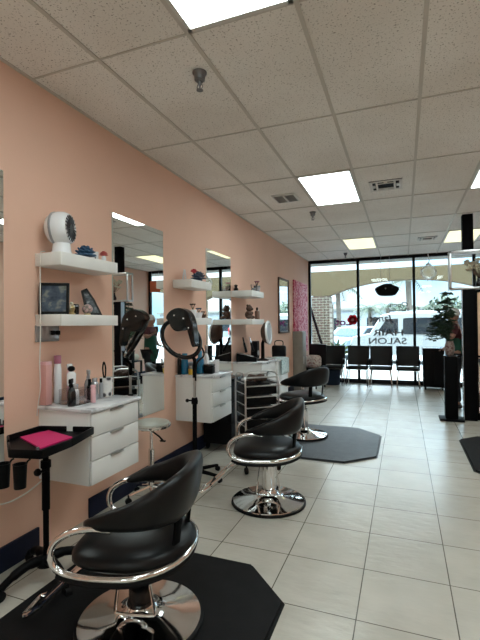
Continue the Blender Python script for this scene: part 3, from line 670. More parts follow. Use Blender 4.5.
for k, ((x, y), lab) in enumerate(zip([(-1.735, 1.515), (-1.822, 1.495), (-1.909, 1.475)], ['black tint cup hanging from the tray edge, nearest the tray pole', 'black tint cup hanging under the tray edge, middle of three', 'black tint cup hanging under the tray edge, cut by the left photo edge'])):
    t = thing('tint_cup', lab, 'cup', (x, y, .672), group='cups under the rolling tray')
    MB().lathe([(.027, 0), (.032, .114), (.034, .116), (.030, .116), (.025, .004), (0, .004)], seg=20).build('body', 'black_plastic', t)
    MB().tube(cat([(.01, .028, .108), (.01, .036, .120), (.01, .05, .124)], 4), .005, 6).build('hook', 'black_plastic', t)
t = thing('hair_clip_tool', 'pale grey hand tool at the left end of the tray', 'hair tool', (-2.085, 1.56, .80))
MB().tube(cat([(0, -.02, -.06), (0, 0, .02), (.01, .02, .09), (.0, .04, .15)]), .018, 10).build('handle', 'grey_plastic', t); MB().tube(cat([(.0, .04, .14), (.03, .05, .10), (.05, .05, .02), (.045, .05, -.03)]), .012, 8).build('jaw', 'silver_plastic', t)
tag(MB().tube(cat([(-2.05, 1.57, .77), (-2.06, 1.56, .62), (-2.06, 1.60, .52), (-2.06, 1.72, .475), (-2.04, 1.86, .50), (-1.99, 1.93, .58), (-1.96, 1.9, .70), (-1.95, 1.87, .785)]), .0045, 6).build('power_cord', 'cord_white'), 'white cord looping under the black rolling tray', 'cord')

# ------------------------------------------------------------------ anti-fatigue mats
def octo(x0, x1, y0, y1, c): return [(x0+c, y0), (x1-c, y0), (x1, y0+c), (x1, y1-c), (x1-c, y1), (x0+c, y1), (x0, y1-c), (x0, y0+c)]
tag(MB().prism(octo(-1.88, -.59, .98, 2.39, .27), 0.0005, .02, .016).build('floor_mat', 'black_rubber'), 'thick black floor mat under the nearest styling chair', 'mat')
tag(MB().prism(octo(-1.72, -.275, 4.46, 6.0, .31), 0.0005, .02, .016).build('floor_mat', 'gray_rubber'), 'thick dark grey floor mat under the farthest styling chair', 'mat')
tag(MB().prism(octo(.62, 2.0, 4.42, 6.04, .22), 0.0005, .02, .018).build('floor_mat', 'black_rubber'), 'black floor mat cut off by the right edge of the photo', 'mat')

# ------------------------------------------------------------------ hydraulic styling chairs
def styling_chair(label, x, y, deg, zf=0.0, dz=0.):
    t = thing('styling_chair', label, 'salon chair', (x, y, zf), math.radians(deg), group='hydraulic styling chairs')
    MB().lathe([(.300, 0.001), (.304, .006), (.302, .018), (.292, .022), (0, .022)], seg=48).build('base_rim', 'black_rubber', t)
    MB().lathe([(.292, .020), (.290, .027), (.265, .031), (.20, .040), (.13, .054), (.085, .070), (.066, .095), (.0, .097)], seg=48).build('base', 'chrome', t)
    MB().lathe([(.066, .092), (.060, .105), (.055, .11), (.053, .345), (.040, .348), (.038, .385+dz), (0, .385+dz)], seg=28).build('hydraulic_column', 'chrome' if dz >= 0 else 'black_gloss', t)
    # U shaped wire brake bar beside the column
    MB().tube(cat([(-.055, .085, .40+dz), (-.075, .088, .25), (-.098, .092, .115), (-.085, .094, .096), (0, .095, .094), (.075, .094, .096), (.088, .092, .115), (.070, .088, .25), (.055, .085, .40+dz)], 5), .0075, 8).build('brake_bar', 'chrome', t)
    g = Matrix.Translation((0, 0, dz))
    def P(mb, nm, mt, sm=40):
        bmesh.ops.transform(mb.bm, matrix=g, verts=mb.bm.verts[:]); return mb.build(nm, mt, t, sm)
    P(MB().box((0, 0, .392), (.30, .26, .03), bev=.01).cyl((-.05, .13, .38), (-.05, .23, .37), .010, seg=8), 'mount_plate', 'black_metal')
    # seat cushion
    prof = [(0, .408), (.20, .410), (.262, .418), (.283, .438), (.281, .458), (.255, .484), (.19, .502), (.10, .510), (0, .511)]
    sb_ = MB().lathe(prof, (0, 0, 0), seg=52, sx=.97, sy=.98)
    for v in sb_.bm.verts:      # squarer front edge
        if v.co.x > 0:
            a = math.atan2(v.co.y, v.co.x); n_ = 3.4; k_ = (abs(math.cos(a))**n_+abs(math.sin(a))**n_)**(-1/n_); v.co.x *= k_; v.co.y *= 1+(k_-1)*.9
    P(sb_, 'seat', 'black_vinyl', 60)
    # chrome tube: arm fronts sweeping down into the seat rail around the back
    half = [(.02, .288, .618), (.10, .292, .622), (.19, .296, .608), (.262, .297, .565), (.285, .297, .505), (.262, .295, .450), (.19, .297, .425), (.06, .303, .420), (-.08, .292, .424), (-.195, .215, .430), (-.258, .09, .434)]
    path = half+[(a, -b, c) for a, b, c in half[::-1]]
    P(MB().tube(cat(path, 5), .0145, 10), 'arm_rail', 'chrome')
    P(MB().tube(cat([(p[0]*.985, p[1]*.985, p[2]-.022) for p in path[5:-5]], 4), .016, 8), 'rail_bumper', 'black_rubber')
    # wrap-around padded back band
    bm_ = MB(); NT, NS = 44, 14; rings = []
    for i in range(NT+1):
        th = math.radians(52+(308-52)*i/NT); wgt = ((1-math.cos(th))/2)
        wgt = max(0, (wgt-.19)/.81)
        endt = min(1, min(i, NT-i)/2.5); endt = math.sqrt(max(.08, 1-(1-endt)**2))
        zl = .596+.010*wgt+.016*math.sin(th)**2; zh = .645+.198*wgt**1.15; zm = (zl+zh)/2; hh = (zh-zl)/2*endt; tk = (.022+.014*wgt)*endt
        ct, st_ = math.cos(th), math.sin(th)
        ux = math.copysign(abs(ct)**.85, ct); uy = math.copysign(abs(st_)**.75, st_)
        ring = []
        for k in range(NS):
            a = 2*PI*k/NS; ca, sa = math.cos(a), math.sin(a)
            oz = math.copysign(abs(sa)**.6, sa)*hh; orr = math.copysign(abs(ca)**.75, ca)*tk
            flare = .15*wgt*(oz+hh)
            ring.append(bm_.bm.verts.new(((.240+orr+flare)*ux, (.290+orr+flare*.3)*uy, zm+oz)))
        rings.append(ring)
    for A, B in zip(rings, rings[1:]):
        for k in range(NS): bm_.bm.faces.new((A[k], A[(k+1) % NS], B[(k+1) % NS], B[k]))
    bm_.bm.faces.new(rings[0][::-1]); bm_.bm.faces.new(rings[-1])
    P(bm_, 'backrest', 'black_vinyl', 60)
    for s_ in (-1, 1):
        P(MB().box((-.215, s_*.115, .53), (.012, .045, .26), Euler((0, -.12, -s_*.45)), .004), 'back_bracket', 'black_metal')
    # footrest
    fr_ = P(MB().tube(cat([(.14, .075, .385), (.26, .075, .33), (.40, .075, .20), (.51, .075, .105), (.555, .07, .085), (.56, 0, .083), (.555, -.07, .085), (.51, -.075, .105), (.40, -.075, .20), (.26, -.075, .33), (.14, -.075, .385)], 4), .0115, 8), 'footrest', 'chrome')
    P(MB().cyl((.46, -.085, .148), (.46, .085, .148), .013, seg=10), 'footrest_bar', 'black_rubber').parent = fr_
    return t
styling_chair('black salon styling chair nearest the camera on the black mat', -1.205, 1.735, 195, .0205, -.045)
styling_chair('black salon styling chair in the middle standing on bare floor tiles', -1.045, 3.30, 194, .0005, .0)
styling_chair('black salon styling chair farthest away on the grey mat', -1.21, 5.36, 151, .0205, .05)

# ------------------------------------------------------------------ stool
t = thing('rolling_stool', 'round pale seated chrome stool between the near vanity and mirror', 'stool', (-1.98, 3.02, 0))
MB().lathe([(0, .600), (.12, .600), (.15, .607), (.158, .625), (.150, .645), (.11, .657), (0, .661)], seg=36).build('seat', 'stool_seat', t)
MB().lathe([(.158, .605), (.166, .613), (.166, .627), (.158, .633)], seg=36).build('seat_rim', 'chrome', t)
MB().cyl((0, 0, .09), (0, 0, .42), .024, seg=14).cyl((0, 0, .42), (0, 0, .600), .014, seg=12).build('gas_post', 'chrome', t)
MB().tube([(0, 0, .575), (.10, -.04, .545), (.15, -.06, .52)], .007, 8).box((.15, -.06, .515), (.05, .02, .012), bev=.004).build('lever', 'black_plastic', t)
for k in range(5):
    a = k*2*PI/5+.3; d = Vector((math.cos(a), math.sin(a), 0))
    MB().tube([d*.015+Vector((0, 0, .11)), d*.19+Vector((0, 0, .07))], [.016, .012], 8).build('leg', 'chrome', t)
    c0 = d*.195+Vector((0, 0, .027)); s = Vector((-d.y, d.x, 0))
    MB().cyl(c0-s*.012, c0+s*.012, .026, seg=12).cyl(c0, c0+Vector((0, 0, .05)), .007, seg=6).build('caster', 'black_rubber', t)

# ------------------------------------------------------------------ colour processor (ring dryer) on a stand
t = thing('hair_processor', 'black orbiting ring hair dryer on a rolling stand beside the second vanity', 'hair dryer', (-1.865, 3.59, 0))
O = Vector((-1.865, 3.59, 0))
rr = Vector((1, 0, 0)); dd = Vector((0, 1, 0)); zz = Vector((0, 0, 1))
uu = (.60*rr-.80*zz).normalized(); vv = (.57*(.8*rr+.6*zz)+.82*dd).normalized(); nn = uu.cross(vv).normalized()
cc = Vector((-1.975, 3.54, 1.325))-O; RA, RB = .205, .18
ring = [cc+uu*RA*math.cos(2*PI*k/40)+vv*RB*math.sin(2*PI*k/40) for k in range(40)]
MB().tube(ring, .021, 12, True).build('ring', 'black_gloss', t)
ol = [(-.137, .018), (-.11, .07), (-.055, .104), (.007, .11), (.074, .078), (.115, .011), (.137, -.11), (.146, -.24), (.118, -.25), (.093, -.165), (.06, -.07), (.022, -.104), (-.044, -.107), (-.09, -.063), (-.104, -.02)]
ol = [(p.x*1.08, p.y) for p in cat([(a, b, 0) for a, b in ol], 3, True)]
hc = Vector((-1.965, 3.535, 1.505))-O
hd = MB().prism(ol[::-1], -.055, .055); hd.bm.normal_update()
es = [e for e in hd.bm.edges if abs(e.verts[0].co.z-e.verts[1].co.z) < 1e-6]
bmesh.ops.bevel(hd.bm, geom=es, offset=.022, segments=3, affect='EDGES', clamp_overlap=True)
bmesh.ops.transform(hd.bm, matrix=Matrix.Translation(hc)@Matrix.Rotation(PI/2, 4, 'X'), verts=hd.bm.verts[:])
hd.build('heater_head', 'black_gloss', t, 60)
bt = MB()
for bx, bz in ((-.05, .04), (.05, .01), (.10, -.08)):
    for s_ in (-1, 1): bt.ball(hc+Vector((bx, .057*s_, bz)), .011, sub=2)
bt.build('bolt', 'chrome', t)
e_ = cc+uu*RA
MB().tube(cat([e_-uu*.01, e_+uu*.03-Vector((0, 0, .02)), Vector((.0, .0, 1.06)), Vector((0, 0, .95))]), .018, 10).build('arm', 'black_metal', t)
MB().tube(cat([cc+vv*RB*.75+uu*RA*.65, cc+uu*.17+vv*.16-zz*.08, Vector((.02, .01, 1.08)), Vector((.012, 0, .92))]), .009, 8).build('cable', 'black_rubber', t)
MB().cyl((0, 0, .55), (0, 0, 1.10), .0125, seg=12).build('pole', 'brushed_steel', t)
MB().cyl((0, 0, .06), (0, 0, .72), .021, seg=14).lathe([(.03, .70), (.032, .73), (.026, .76), (0, .76)], seg=14).build('lower_pole', 'black_metal', t)
MB().tube([(0, 0, .735), (-.05, -.03, .735)], .008, 8).ball((-.06, -.035, .735), .018).build('clamp_knob', 'black_plastic', t)
for k in range(5):
    a = k*2*PI/5-.15; d = Vector((math.cos(a), math.sin(a), 0))
    MB().tube([d*.01+Vector((0, 0, .075)), d*.16+Vector((0, 0, .066)), d*.27+Vector((0, 0, .058))], [.022, .018, .014], 8).build('leg', 'black_metal', t)
    c0 = d*.275+Vector((0, 0, .024)); s = Vector((-d.y, d.x, 0))
    MB().cyl(c0-s*.014, c0+s*.014, .023, seg=12).cyl(c0, c0+Vector((0, 0, .04)), .008, seg=6).build('caster', 'black_rubber', t)

# ------------------------------------------------------------------ rolling drawer trolley
t = thing('drawer_trolley', 'chrome wire rolling trolley with black trays behind the middle styling chair', 'trolley', (-1.40, 4.06, 0), math.radians(40))
W, D = .35, .30
for sx in (-1, 1):
    MB().tube(cat([(sx*W/2, -D/2, .09), (sx*W/2, -D/2, .5), (sx*W/2, -D/2, .88), (sx*W/2, -D/2+.05, .955), (sx*W/2, 0, .965), (sx*W/2, D/2-.05, .955), (sx*W/2, D/2, .88), (sx*W/2, D/2, .5), (sx*W/2, D/2, .09)], 5), .0095, 8).build('side_frame', 'brushed_steel', t)
    rg = MB()
    for k in range(8): rg.tube([(sx*W/2, -D/2, .14+k*.105), (sx*W/2, D/2, .14+k*.105)], .005, 6)
    rg.build('side_rung', 'brushed_steel', t)
MB().tube([(-W/2, -D/2+.01, .93), (W/2, -D/2+.01, .93)], .008, 8).tube([(-W/2, D/2-.01, .93), (W/2, D/2-.01, .93)], .008, 8).tube(cat([(-W/2, -D/2+.03, .95), (-W*.3, -D/2+.04, .985), (W*.3, -D/2+.04, .985), (W/2, -D/2+.03, .95)]), .006, 8).build('top_rail', 'brushed_steel', t)
for k in range(7):
    z0 = .13+k*.105
    dr = MB().b2(-W/2+.014, W/2-.014, -D/2+.004, D/2-.01, z0, z0+.075, .008).build('drawer', 'black_plastic', t)
    MB().tube([(-W/2+.004, -D/2-.006, z0+.088), (W/2-.004, -D/2-.006, z0+.088)], .0065, 8).build('front_rail', 'brushed_steel', dr)
MB().b2(-W/2+.01, W/2-.01, -D/2+.01, D/2-.01, .862, .870).build('top_tray', 'black_plastic', t)
for sx in (-1, 1):
    for sy in (-1, 1):
        c0 = Vector((sx*(W/2-.005), sy*(D/2-.005), .032))
        MB().cyl(c0-Vector((.013, 0, 0)), c0+Vector((.013, 0, 0)), .031, seg=14).cyl(c0+Vector((0, 0, .02)), c0+Vector((0, 0, .07)), .009, seg=8).build('caster', 'black_rubber', t)
wm = MB(); rnd = random.Random(5)
for k in range(16):
    a = rnd.random()*6.28; r = .09*rnd.random(); wm.tube(cat([(-1.40+r*math.cos(a)*1.2, 4.06+r*math.sin(a), .885+.02*rnd.random()), (-1.40+.10*math.cos(a+1.5), 4.06+.09*math.sin(a+1.5), .90+.03*rnd.random()), (-1.40+.08*math.cos(a+3), 4.06+.07*math.sin(a+3), .884+.02*rnd.random())], 4), .012, 6)
tag(wm.build('cord_bundle', 'brown'), 'tangled brown cords heaped on top of the chrome trolley', 'cords')
t = thing('rolling_cabinet', 'low black rolling cabinet beyond the second vanity', 'cabinet', (-2.04, 4.66, 0))
MB().b2(-.17, .17, -.19, .19, .07, .80, .008).build('body', 'black_matte', t)
for k in range(3): MB().b2(.165, .180, -.18, .18, .09+k*.235, .30+k*.235, .006).build('drawer', 'black_plastic', t)
for sx in (-1, 1):
    for sy in (-1, 1): MB().cyl((sx*.13-.012, sy*.15, .033), (sx*.13+.012, sy*.15, .033), .032, seg=12).build('caster', 'black_rubber', t)
MB().b2(-.18, .20, -.20, .20, .80, .83, .006).build('top', 'black_gloss', t)

# ------------------------------------------------------------------ far corner by the window
t = thing('wall_panel', 'tall pink floral printed panel on the wall next to the storefront', 'panel', (XL, 9.66, .80))
MB().b2(.001, .035, -.68, .68, 0, 1.63, .004).build('canvas', 'pink_floral', t)
t = thing('tall_cabinet', 'narrow grey cabinet standing in front of the pink floral panel', 'cabinet', (XL+.002, 8.93, 0))
MB().b2(0, .20, 0, .40, .0, 1.30, .004).build('body', 'grey_cabinet', t); MB().b2(.198, .21, .02, .38, .05, 1.28, .003).build('door', 'grey_cabinet', t); MB().b2(.209, .225, .08, .095, .6, .75, .003).build('handle', 'brushed_steel', t)
t = thing('salon_side_chair', 'low black chair in the corner with a floral cushion on it', 'chair', (-1.95, 9.62, 0), -.35)
MB().b2(-.23, .23, -.23, .22, .40, .46, .025).build('seat', 'black_vinyl', t); MB().box((0, .23, .74), (.44, .06, .50), Euler((-.1, 0, 0)), .025).build('backrest', 'black_vinyl', t)
for sx in (-1, 1):
    for sy in (-1, 1): MB().cyl((sx*.20, sy*.19, 0), (sx*.20, sy*.19, .41), .014, seg=10).build('leg', 'black_metal', t)
t = thing('cushion', 'floral cushion lying on the corner chair', 'cushion', (-1.955, 9.60, .462))
cm = MB().box((0, 0, .14), (.36, .34, .28), rotz(-.35), .09, 4); cm.build('cover', 'floral_cloth', t, 60)
# waiting chairs
def waiting_chair(x, label, blue=False):
    t = thing('waiting_chair', label, 'chair', (x, 10.26, 0), group='black waiting chairs under the window')
    MB().box((0, -.02, .425), (.50, .46, .055), bev=.022, seg=3).build('seat', 'black_vinyl', t, 60)
    bk = MB(); NX, NZ = 8, 8
    gv = [[[bk.bm.verts.new((-.25+.50*i/NX, yo+.20+.06*(j/NZ)+.025*(1-((i/NX-.5)*2)**2), .46+.46*j/NZ)) for j in range(NZ+1)] for i in range(NX+1)] for yo in (0, .035)]
    for i in range(NX):
        for j in range(NZ):
            for s_ in (0, 1): bk.bm.faces.new((gv[s_][i][j], gv[s_][i+1][j], gv[s_][i+1][j+1], gv[s_][i][j+1]))
    for i in range(NX):
        for j in (0, NZ): bk.bm.faces.new((gv[0][i][j], gv[0][i+1][j], gv[1][i+1][j], gv[1][i][j]))
    for j in range(NZ):
        for i in (0, NX): bk.bm.faces.new((gv[0][i][j], gv[0][i][j+1], gv[1][i][j+1], gv[1][i][j]))
    bk.build('backrest', 'black_vinyl', t, 50)
    for sx in (-1, 1):
        MB().tube(cat([(sx*.20, -.20, .40), (sx*.225, -.225, .2), (sx*.235, -.245, .008)], 3), .012, 8).build('leg', 'chrome', t)
        MB().tube(cat([(sx*.20, .16, .40), (sx*.22, .19, .2), (sx*.235, .215, .008)], 3), .012, 8).build('leg', 'chrome', t)
        MB().tube(cat([(sx*.225, .235, .50), (sx*.238, .14, .60), (sx*.240, -.05, .62), (sx*.238, -.19, .57), (sx*.225, -.20, .42)], 4), .016, 8).build('armrest', 'black_plastic', t)
    MB().tube([(-.20, -.19, .395), (.20, -.19, .395)], .010, 8).tube([(-.20, .16, .395), (.20, .16, .395)], .010, 8).build('seat_frame', 'chrome', t)
waiting_chair(-1.58, 'black waiting chair at the left end of the row with a navy bin under it')
waiting_chair(-1.015, 'black waiting chair in front of the first window mullion, second from left')
waiting_chair(-.49, 'black waiting chair below the SALON lettering, third from left')
waiting_chair(.09, 'black waiting chair at the right end of the row beside the black cabinet')
t = thing('storage_bin', 'dark navy fabric bin tucked under the leftmost waiting chair', 'bin', (-1.60, 10.22, 0))
MB().lathe([(.15, 0), (.17, .02), (.18, .36), (.165, .36), (.15, .03), (0, .03)], seg=4*6, sx=1.05, sy=.85).build('body', 'navy_cloth', t); MB().tube(cat([(-.05, -.157, .28), (-.05, -.175, .33), (.05, -.175, .33), (.05, -.157, .28)]), .007, 6).build('handle', 'navy_cloth', t)
t = thing('reception_cabinet', 'black cabinet at the window between the waiting chairs and plant', 'cabinet', (.60, 10.22, 0))
MB().b2(-.20, .22, -.22, .22, .06, .885, .006).build('body', 'black_matte', t); MB().b2(-.215, .235, -.235, .235, .885, .91, .004).build('top', 'black_gloss', t)
for sx in (-1, 1): MB().b2(min(sx*.10-.095, .5)+.01, sx*.10+.105, -.232, -.22, .09, .87, .004).build('door', 'black_matte', t)
for sx in (-1, 1):
    for sy in (-1, 1): MB().cyl((sx*.17+.01, sy*.18, 0), (sx*.17+.01, sy*.18, .062), .016, seg=10).build('foot', 'black_metal', t)

# ------------------------------------------------------------------ right side: column, open frame, pedestal, plant, person
t = thing('support_column', 'tall square black column on the right reaching up to the ceiling', 'column', (.915, 7.10, 0))
MB().b2(-.088, .088, -.08, .08, 0, 1.945, .004).build('lower_post', 'black_metal', t)
MB().b2(-.072, .072, -.07, .07, 2.53, HC, .004).build('upper_post', 'black_metal', t)
MB().b2(-.094, -.086, -.085, .02, .02, 1.94).build('edge_strip', 'silver_plastic', t)
t = thing('display_frame', 'grey metal open display frame set between the column posts', 'frame', (1.06, 7.10, 1.945))
f = MB(); x0, x1, h = -.405, .43, .585
for yo in (-.085, .085):
    f.b2(x0, x1, yo-.014, yo+.014, 0, .032, .003).b2(x0, x1, yo-.014, yo+.014, h-.04, h, .003).b2(x0, x0+.032, yo-.014, yo+.014, 0, h, .003).b2(x1-.032, x1, yo-.014, yo+.014, 0, h, .003)
f.build('frame', 'brushed_steel', t)
f = MB()
for x in (x0+.016, x1-.016):
    for z in (.016, h-.018): f.b2(x-.014, x+.014, -.085, .085, z-.014, z+.014)
f.build('depth_rail', 'brushed_steel', t)
MB().b2(x0+.02, x1-.02, -.08, .08, .006, .026).build('shelf', 'black_metal', t)
t = thing('flower_arrangement', 'cream dried flowers in a dark vase inside the open display frame', 'flower arrangement', (1.07, 7.10, 1.973))
MB().lathe([(.05, 0), (.06, .04), (.045, .10), (.03, .14), (.036, .16), (0, .15)], seg=20).build('vase', 'black_gloss', t)
fm = MB(); sm_ = MB(); rnd = random.Random(3)
for k in range(46):
    a = rnd.random()*6.28; r = .22*math.sqrt(rnd.random()); p = Vector((r*math.cos(a), .4*r*math.sin(a), .33+.15*(rnd.random()-.5)+.05*(1-r/.2)))
    sm_.tube([(0, 0, .14), p], .002, 4); cup_petals(fm, p-Vector((0, 0, .02)), .042, 2, k)
sm_.build('stems', 'brown', t); fm.build('blooms', 'cream_flower', t)
t = thing('station_mirror', 'black framed standing mirror panel at the right edge beside the column', 'mirror', (1.42, 7.13, 0))
f = MB(); f.b2(-.41, -.385, -.03, .03, 0, 1.94).b2(.385, .41, -.03, .03, 0, 1.94).b2(-.41, .41, -.03, .03, 0, .1).b2(-.41, .41, -.03, .03, 1.90, 1.94).b2(-.385, .385, -.03, .03, .93, .96)
f.build('frame', 'black_metal', t, smooth=0); MB().b2(-.39, .39, -.004, .004, .09, 1.91).build('glass', 'mirror_glass', t, smooth=0)
t = thing('pedestal', 'short black square pedestal with wide foot carrying the potted plant', 'pedestal', (.655, 7.02, 0))
MB().box((0, 0, .016), (.33, .30, .030), bev=.008).build('foot_plate', 'black_metal', t); MB().b2(-.085, .085, -.085, .085, .03, .94, .004).build('column', 'black_metal', t); MB().box((0, 0, .952), (.19, .19, .024), bev=.005).build('top', 'black_gloss', t)
t = thing('potted_plant', 'dark leafy potted plant in a patterned vase on the black pedestal', 'plant', (.645, 7.02, .9645))
MB().lathe([(.045, 0), (.052, .01), (.068, .07), (.072, .12), (.056, .18), (.050, .20), (.055, .215), (.048, .215), (.043, .19), (0, .18)], seg=28).build('vase', 'vase_pattern', t)
st = MB(); lf = MB(); rnd = random.Random(11)
def leaf(mb, p, d, L, w, n=None):
    d = d.normalized(); s = d.cross(Vector((rnd.random()-.5, rnd.random()-.5, 1))).normalized(); up = s.cross(d)*.004
    pts = [p, p+d*L*.35+s*w, p+d*L*.7+s*w*.8, p+d*L-Vector((0, 0, L*.18)), p+d*L*.7-s*w*.8, p+d*L*.35-s*w]
    a = [mb.bm.verts.new(q+up) for q in pts]; b = [mb.bm.verts.new(q-up*.3) for q in pts]
    mb.bm.faces.new(a); mb.bm.faces.new(b[::-1])
    for k in range(6): mb.bm.faces.new((a[k], a[(k+1) % 6], b[(k+1) % 6], b[k]))
for k, (dx, dy, hz) in enumerate([(-.17, .0, .36), (-.12, .05, .58), (-.03, -.04, .84), (.02, .05, .74), (-.19, -.04, .20), (-.01, .1, .62), (-.08, -.09, .50), (-.07, .04, .70), (.0, -.06, .52), (-.14, -.06, .48), (-.25, -.04, .24), (-.22, .05, .44), (-.24, .0, .32)]):
    pts = cat([(0, 0, .18), (dx*.35, dy*.35, .18+hz*.45), (dx*.8, dy*.8, .18+hz*.85), (dx, dy, .12+hz*.95 if abs(dx) < .19 else .10+hz*.6)], 5)
    st.tube(pts, .004, 5)
    for q in range(4, len(pts)):
        for _ in range(4):
            a = rnd.random()*6.28; leaf(lf, pts[q], Vector((math.cos(a), math.sin(a), .5*rnd.random()-.1)), .07+.05*rnd.random(), .018)
st.build('stems', 'leaf_dark', t); lf.build('leaves', 'leaf_dark', t)

# ------------------------------------------------------------------ person behind the column
def skin(name, verts, edges, radii, m_, parent, sub=2, root=0):
    me = bpy.data.meshes.new(name); me.from_pydata(verts, edges, []); o = bpy.data.objects.new(name, me); C.objects.link(o)
    md = o.modifiers.new('Skin', 'SKIN'); md.use_smooth_shade = True
    for v, r in zip(me.skin_vertices[0].data, radii):
        v.radius = r if isinstance(r, tuple) else (r, r)
    me.skin_vertices[0].data[root].use_root = True
    sb = o.modifiers.new('Sub', 'SUBSURF'); sb.levels = sub; sb.render_levels = sub
    dg = bpy.context.evaluated_depsgraph_get(); dg.update(); me2 = bpy.data.meshes.new_from_object(o.evaluated_get(dg)); me2.name = name
    o.modifiers.clear(); o.data = me2; me2.materials.clear(); me2.materials.append(MATS[m_])
    me2.polygons.foreach_set('use_smooth', [True]*len(me2.polygons)); o.parent = parent
    return o
pt = thing('person', 'person in white cap, maroon top and green apron behind the pedestal, reaching to plant', 'person', (.83, 8.05, 0))
# local frame: the person faces -X, left hand side is -Y
V = [(0, 0, .92), (-.0, 0, 1.08), (-.0, 0, 1.22), (-.01, 0, 1.36), (-.015, 0, 1.435), (-.02, 0, 1.50), (-.025, 0, 1.575),
     (.0, -.09, .86), (-.02, -.10, .48), (.02, -.10, .10), (-.03, -.10, .045), (-.13, -.105, .03),
     (.0, .09, .86), (-.01, .10, .48), (.03, .10, .10), (-.02, .10, .045), (-.12, .105, .03),
     (-.01, -.17, 1.385), (-.07, -.235, 1.20), (-.17, -.25, 1.24), (-.20, -.25, 1.255),
     (-.01, .17, 1.385), (.0, .23, 1.13), (-.08, .21, 1.02), (-.11, .20, 1.01)]
E_ = [(0, 1), (1, 2), (2, 3), (3, 4), (4, 5), (5, 6), (0, 7), (7, 8), (8, 9), (9, 10), (10, 11), (0, 12), (12, 13), (13, 14), (14, 15), (15, 16), (3, 17), (17, 18), (18, 19), (19, 20), (3, 21), (21, 22), (22, 23), (23, 24)]
Rr = [(.13, .11), .11, .115, .11, .05, .052, .07, .085, .055, .038, .035, .025, .085, .055, .038, .035, .025, .055, .043, .034, .026, .055, .043, .034, .026]
skin('body', V, E_, Rr, 'skin', pt)
hm = MB().ball((-.035, 0, 1.575), .092, (1.08, .82, 1.22), 3).ball((-.132, 0, 1.565), .014, (1.2, .8, 1.5), 2).ball((-.025, -.078, 1.565), .018, (1, .4, 1.5), 2).ball((-.025, .078, 1.565), .018, (1, .4, 1.5), 2)
hm.build('head', 'skin', pt, 60)
MB().ball((-.115, -.032, 1.59), .010, sub=2).ball((-.115, .032, 1.59), .010, sub=2).build('eyes', 'black_gloss', pt)
MB().ball((-.123, 0, 1.525), .014, (.5, 1.6, .4), 2).build('mouth', 'mauve', pt)
MB().lathe([(.100, 1.575), (.103, 1.60), (.098, 1.645), (.075, 1.685), (.03, 1.702), (0, 1.703)], (-.025, 0, 0), seg=24, sx=1.05, sy=.86).box((-.145, 0, 1.605), (.10, .13, .010), Euler((0, -.15, 0)), .004).build('cap', 'white_cap', pt, 50)
tv = [(0, 0, .90), (0, 0, 1.08), (0, 0, 1.22), (-.01, 0, 1.36), (-.013, 0, 1.415), (-.01, -.17, 1.385), (-.058, -.222, 1.24), (-.01, .17, 1.385), (-.002, .222, 1.20)]
skin('top', tv, [(0, 1), (1, 2), (2, 3), (3, 4), (3, 5), (5, 6), (3, 7), (7, 8)], [(.150, .125), .125, .13, .125, .075, .07, .058, .07, .058], 'maroon_cloth', pt)
av = [(-.015, 0, .62), (-.015, 0, .84), (-.015, 0, 1.0), (-.015, 0, 1.16), (-.02, 0, 1.27)]
skin('apron', av, [(0, 1), (1, 2), (2, 3), (3, 4)], [(.175, .15), (.168, .148), (.15, .15), (.145, .145), (.12, .13)], 'green_cloth', pt)
sv = [(0, 0, .88), (0, -.09, .84), (-.02, -.10, .48), (.02, -.10, .10), (0, .09, .84), (-.01, .10, .48), (.03, .10, .10)]
skin('trousers', sv, [(0, 1), (1, 2), (2, 3), (0, 4), (4, 5), (5, 6)], [(.145, .12), .105, .075, .06, .105, .075, .06], 'dark_trousers', pt)
for yy_, xx_ in ((-.10, -.035), (.10, -.025)):
    MB().box((xx_-.02, yy_, .045), (.27, .095, .075), bev=.035, seg=3).build('shoe', 'shoe_dark', pt, 60)
def hand(base, d, side):
    d = Vector(d).normalized(); s = Vector(side); up = d.cross(s).normalized(); b = Vector(base)
    hv = [b, b+d*.045]; he = [(0, 1)]; hr = [.022, (.018, .034)]
    for k in range(4):
        o0 = b+d*.075+s*(.024-.016*k); L = (.062, .07, .066, .052)[k]; n0 = len(hv)
        hv += [o0, o0+d*L*.5-up*.008, o0+d*L-up*.03]; he += [(1, n0), (n0, n0+1), (n0+1, n0+2)]; hr += [.0095, .0085, .0075]
    n0 = len(hv); hv += [b+d*.03+s*.032, b+d*.06+s*.05-up*.015, b+d*.085+s*.05-up*.03]; he += [(0, n0), (n0, n0+1), (n0+1, n0+2)]; hr += [.012, .010, .008]
    skin('hand', [tuple(v) for v in hv], he, hr, 'skin', pt, 1)
hand((-.20, -.25, 1.255), (-.8, 0, .4), (0, 1, 0)); hand((-.11, .20, 1.01), (-.95, 0, -.2), (0, -1, 0))

# ------------------------------------------------------------------ things hanging in the window, lettering
t = thing('hanging_sign', 'black oval sign hanging on two cords in the storefront window', 'sign', (-.34, 10.38, 2.23))
rnd = random.Random(4); pl = []
for k in range(28):
    a = 2*PI*k/28; r = 1+.05*math.sin(5*a)+.03*(rnd.random()-.5); pl.append((.265*r*math.cos(a), .145*r*math.sin(a)))
sg = MB().prism(pl, -.03, .03, .01); bmesh.ops.transform(sg.bm, matrix=Matrix.Rotation(PI/2, 4, 'X'), verts=sg.bm.verts[:]); sg.build('panel', 'black_plastic', t)
MB().ball((-.03, -.032, .04), .02, sub=2).build('indicator', 'silver_plastic', t)
for x in (-.13, .06): MB().cyl((x, 0, .13), (x, 0, HC-2.23), .0035, seg=6).build('cord', 'grey_plastic', t)
t = thing('hanging_globe', 'clear round glass globe hanging in the window right of the oval sign', 'ornament', (.55, 10.40, 2.60))
MB().ball((0, 0, 0), .165, sub=4).build('globe', 'clear_globe', t, 60)
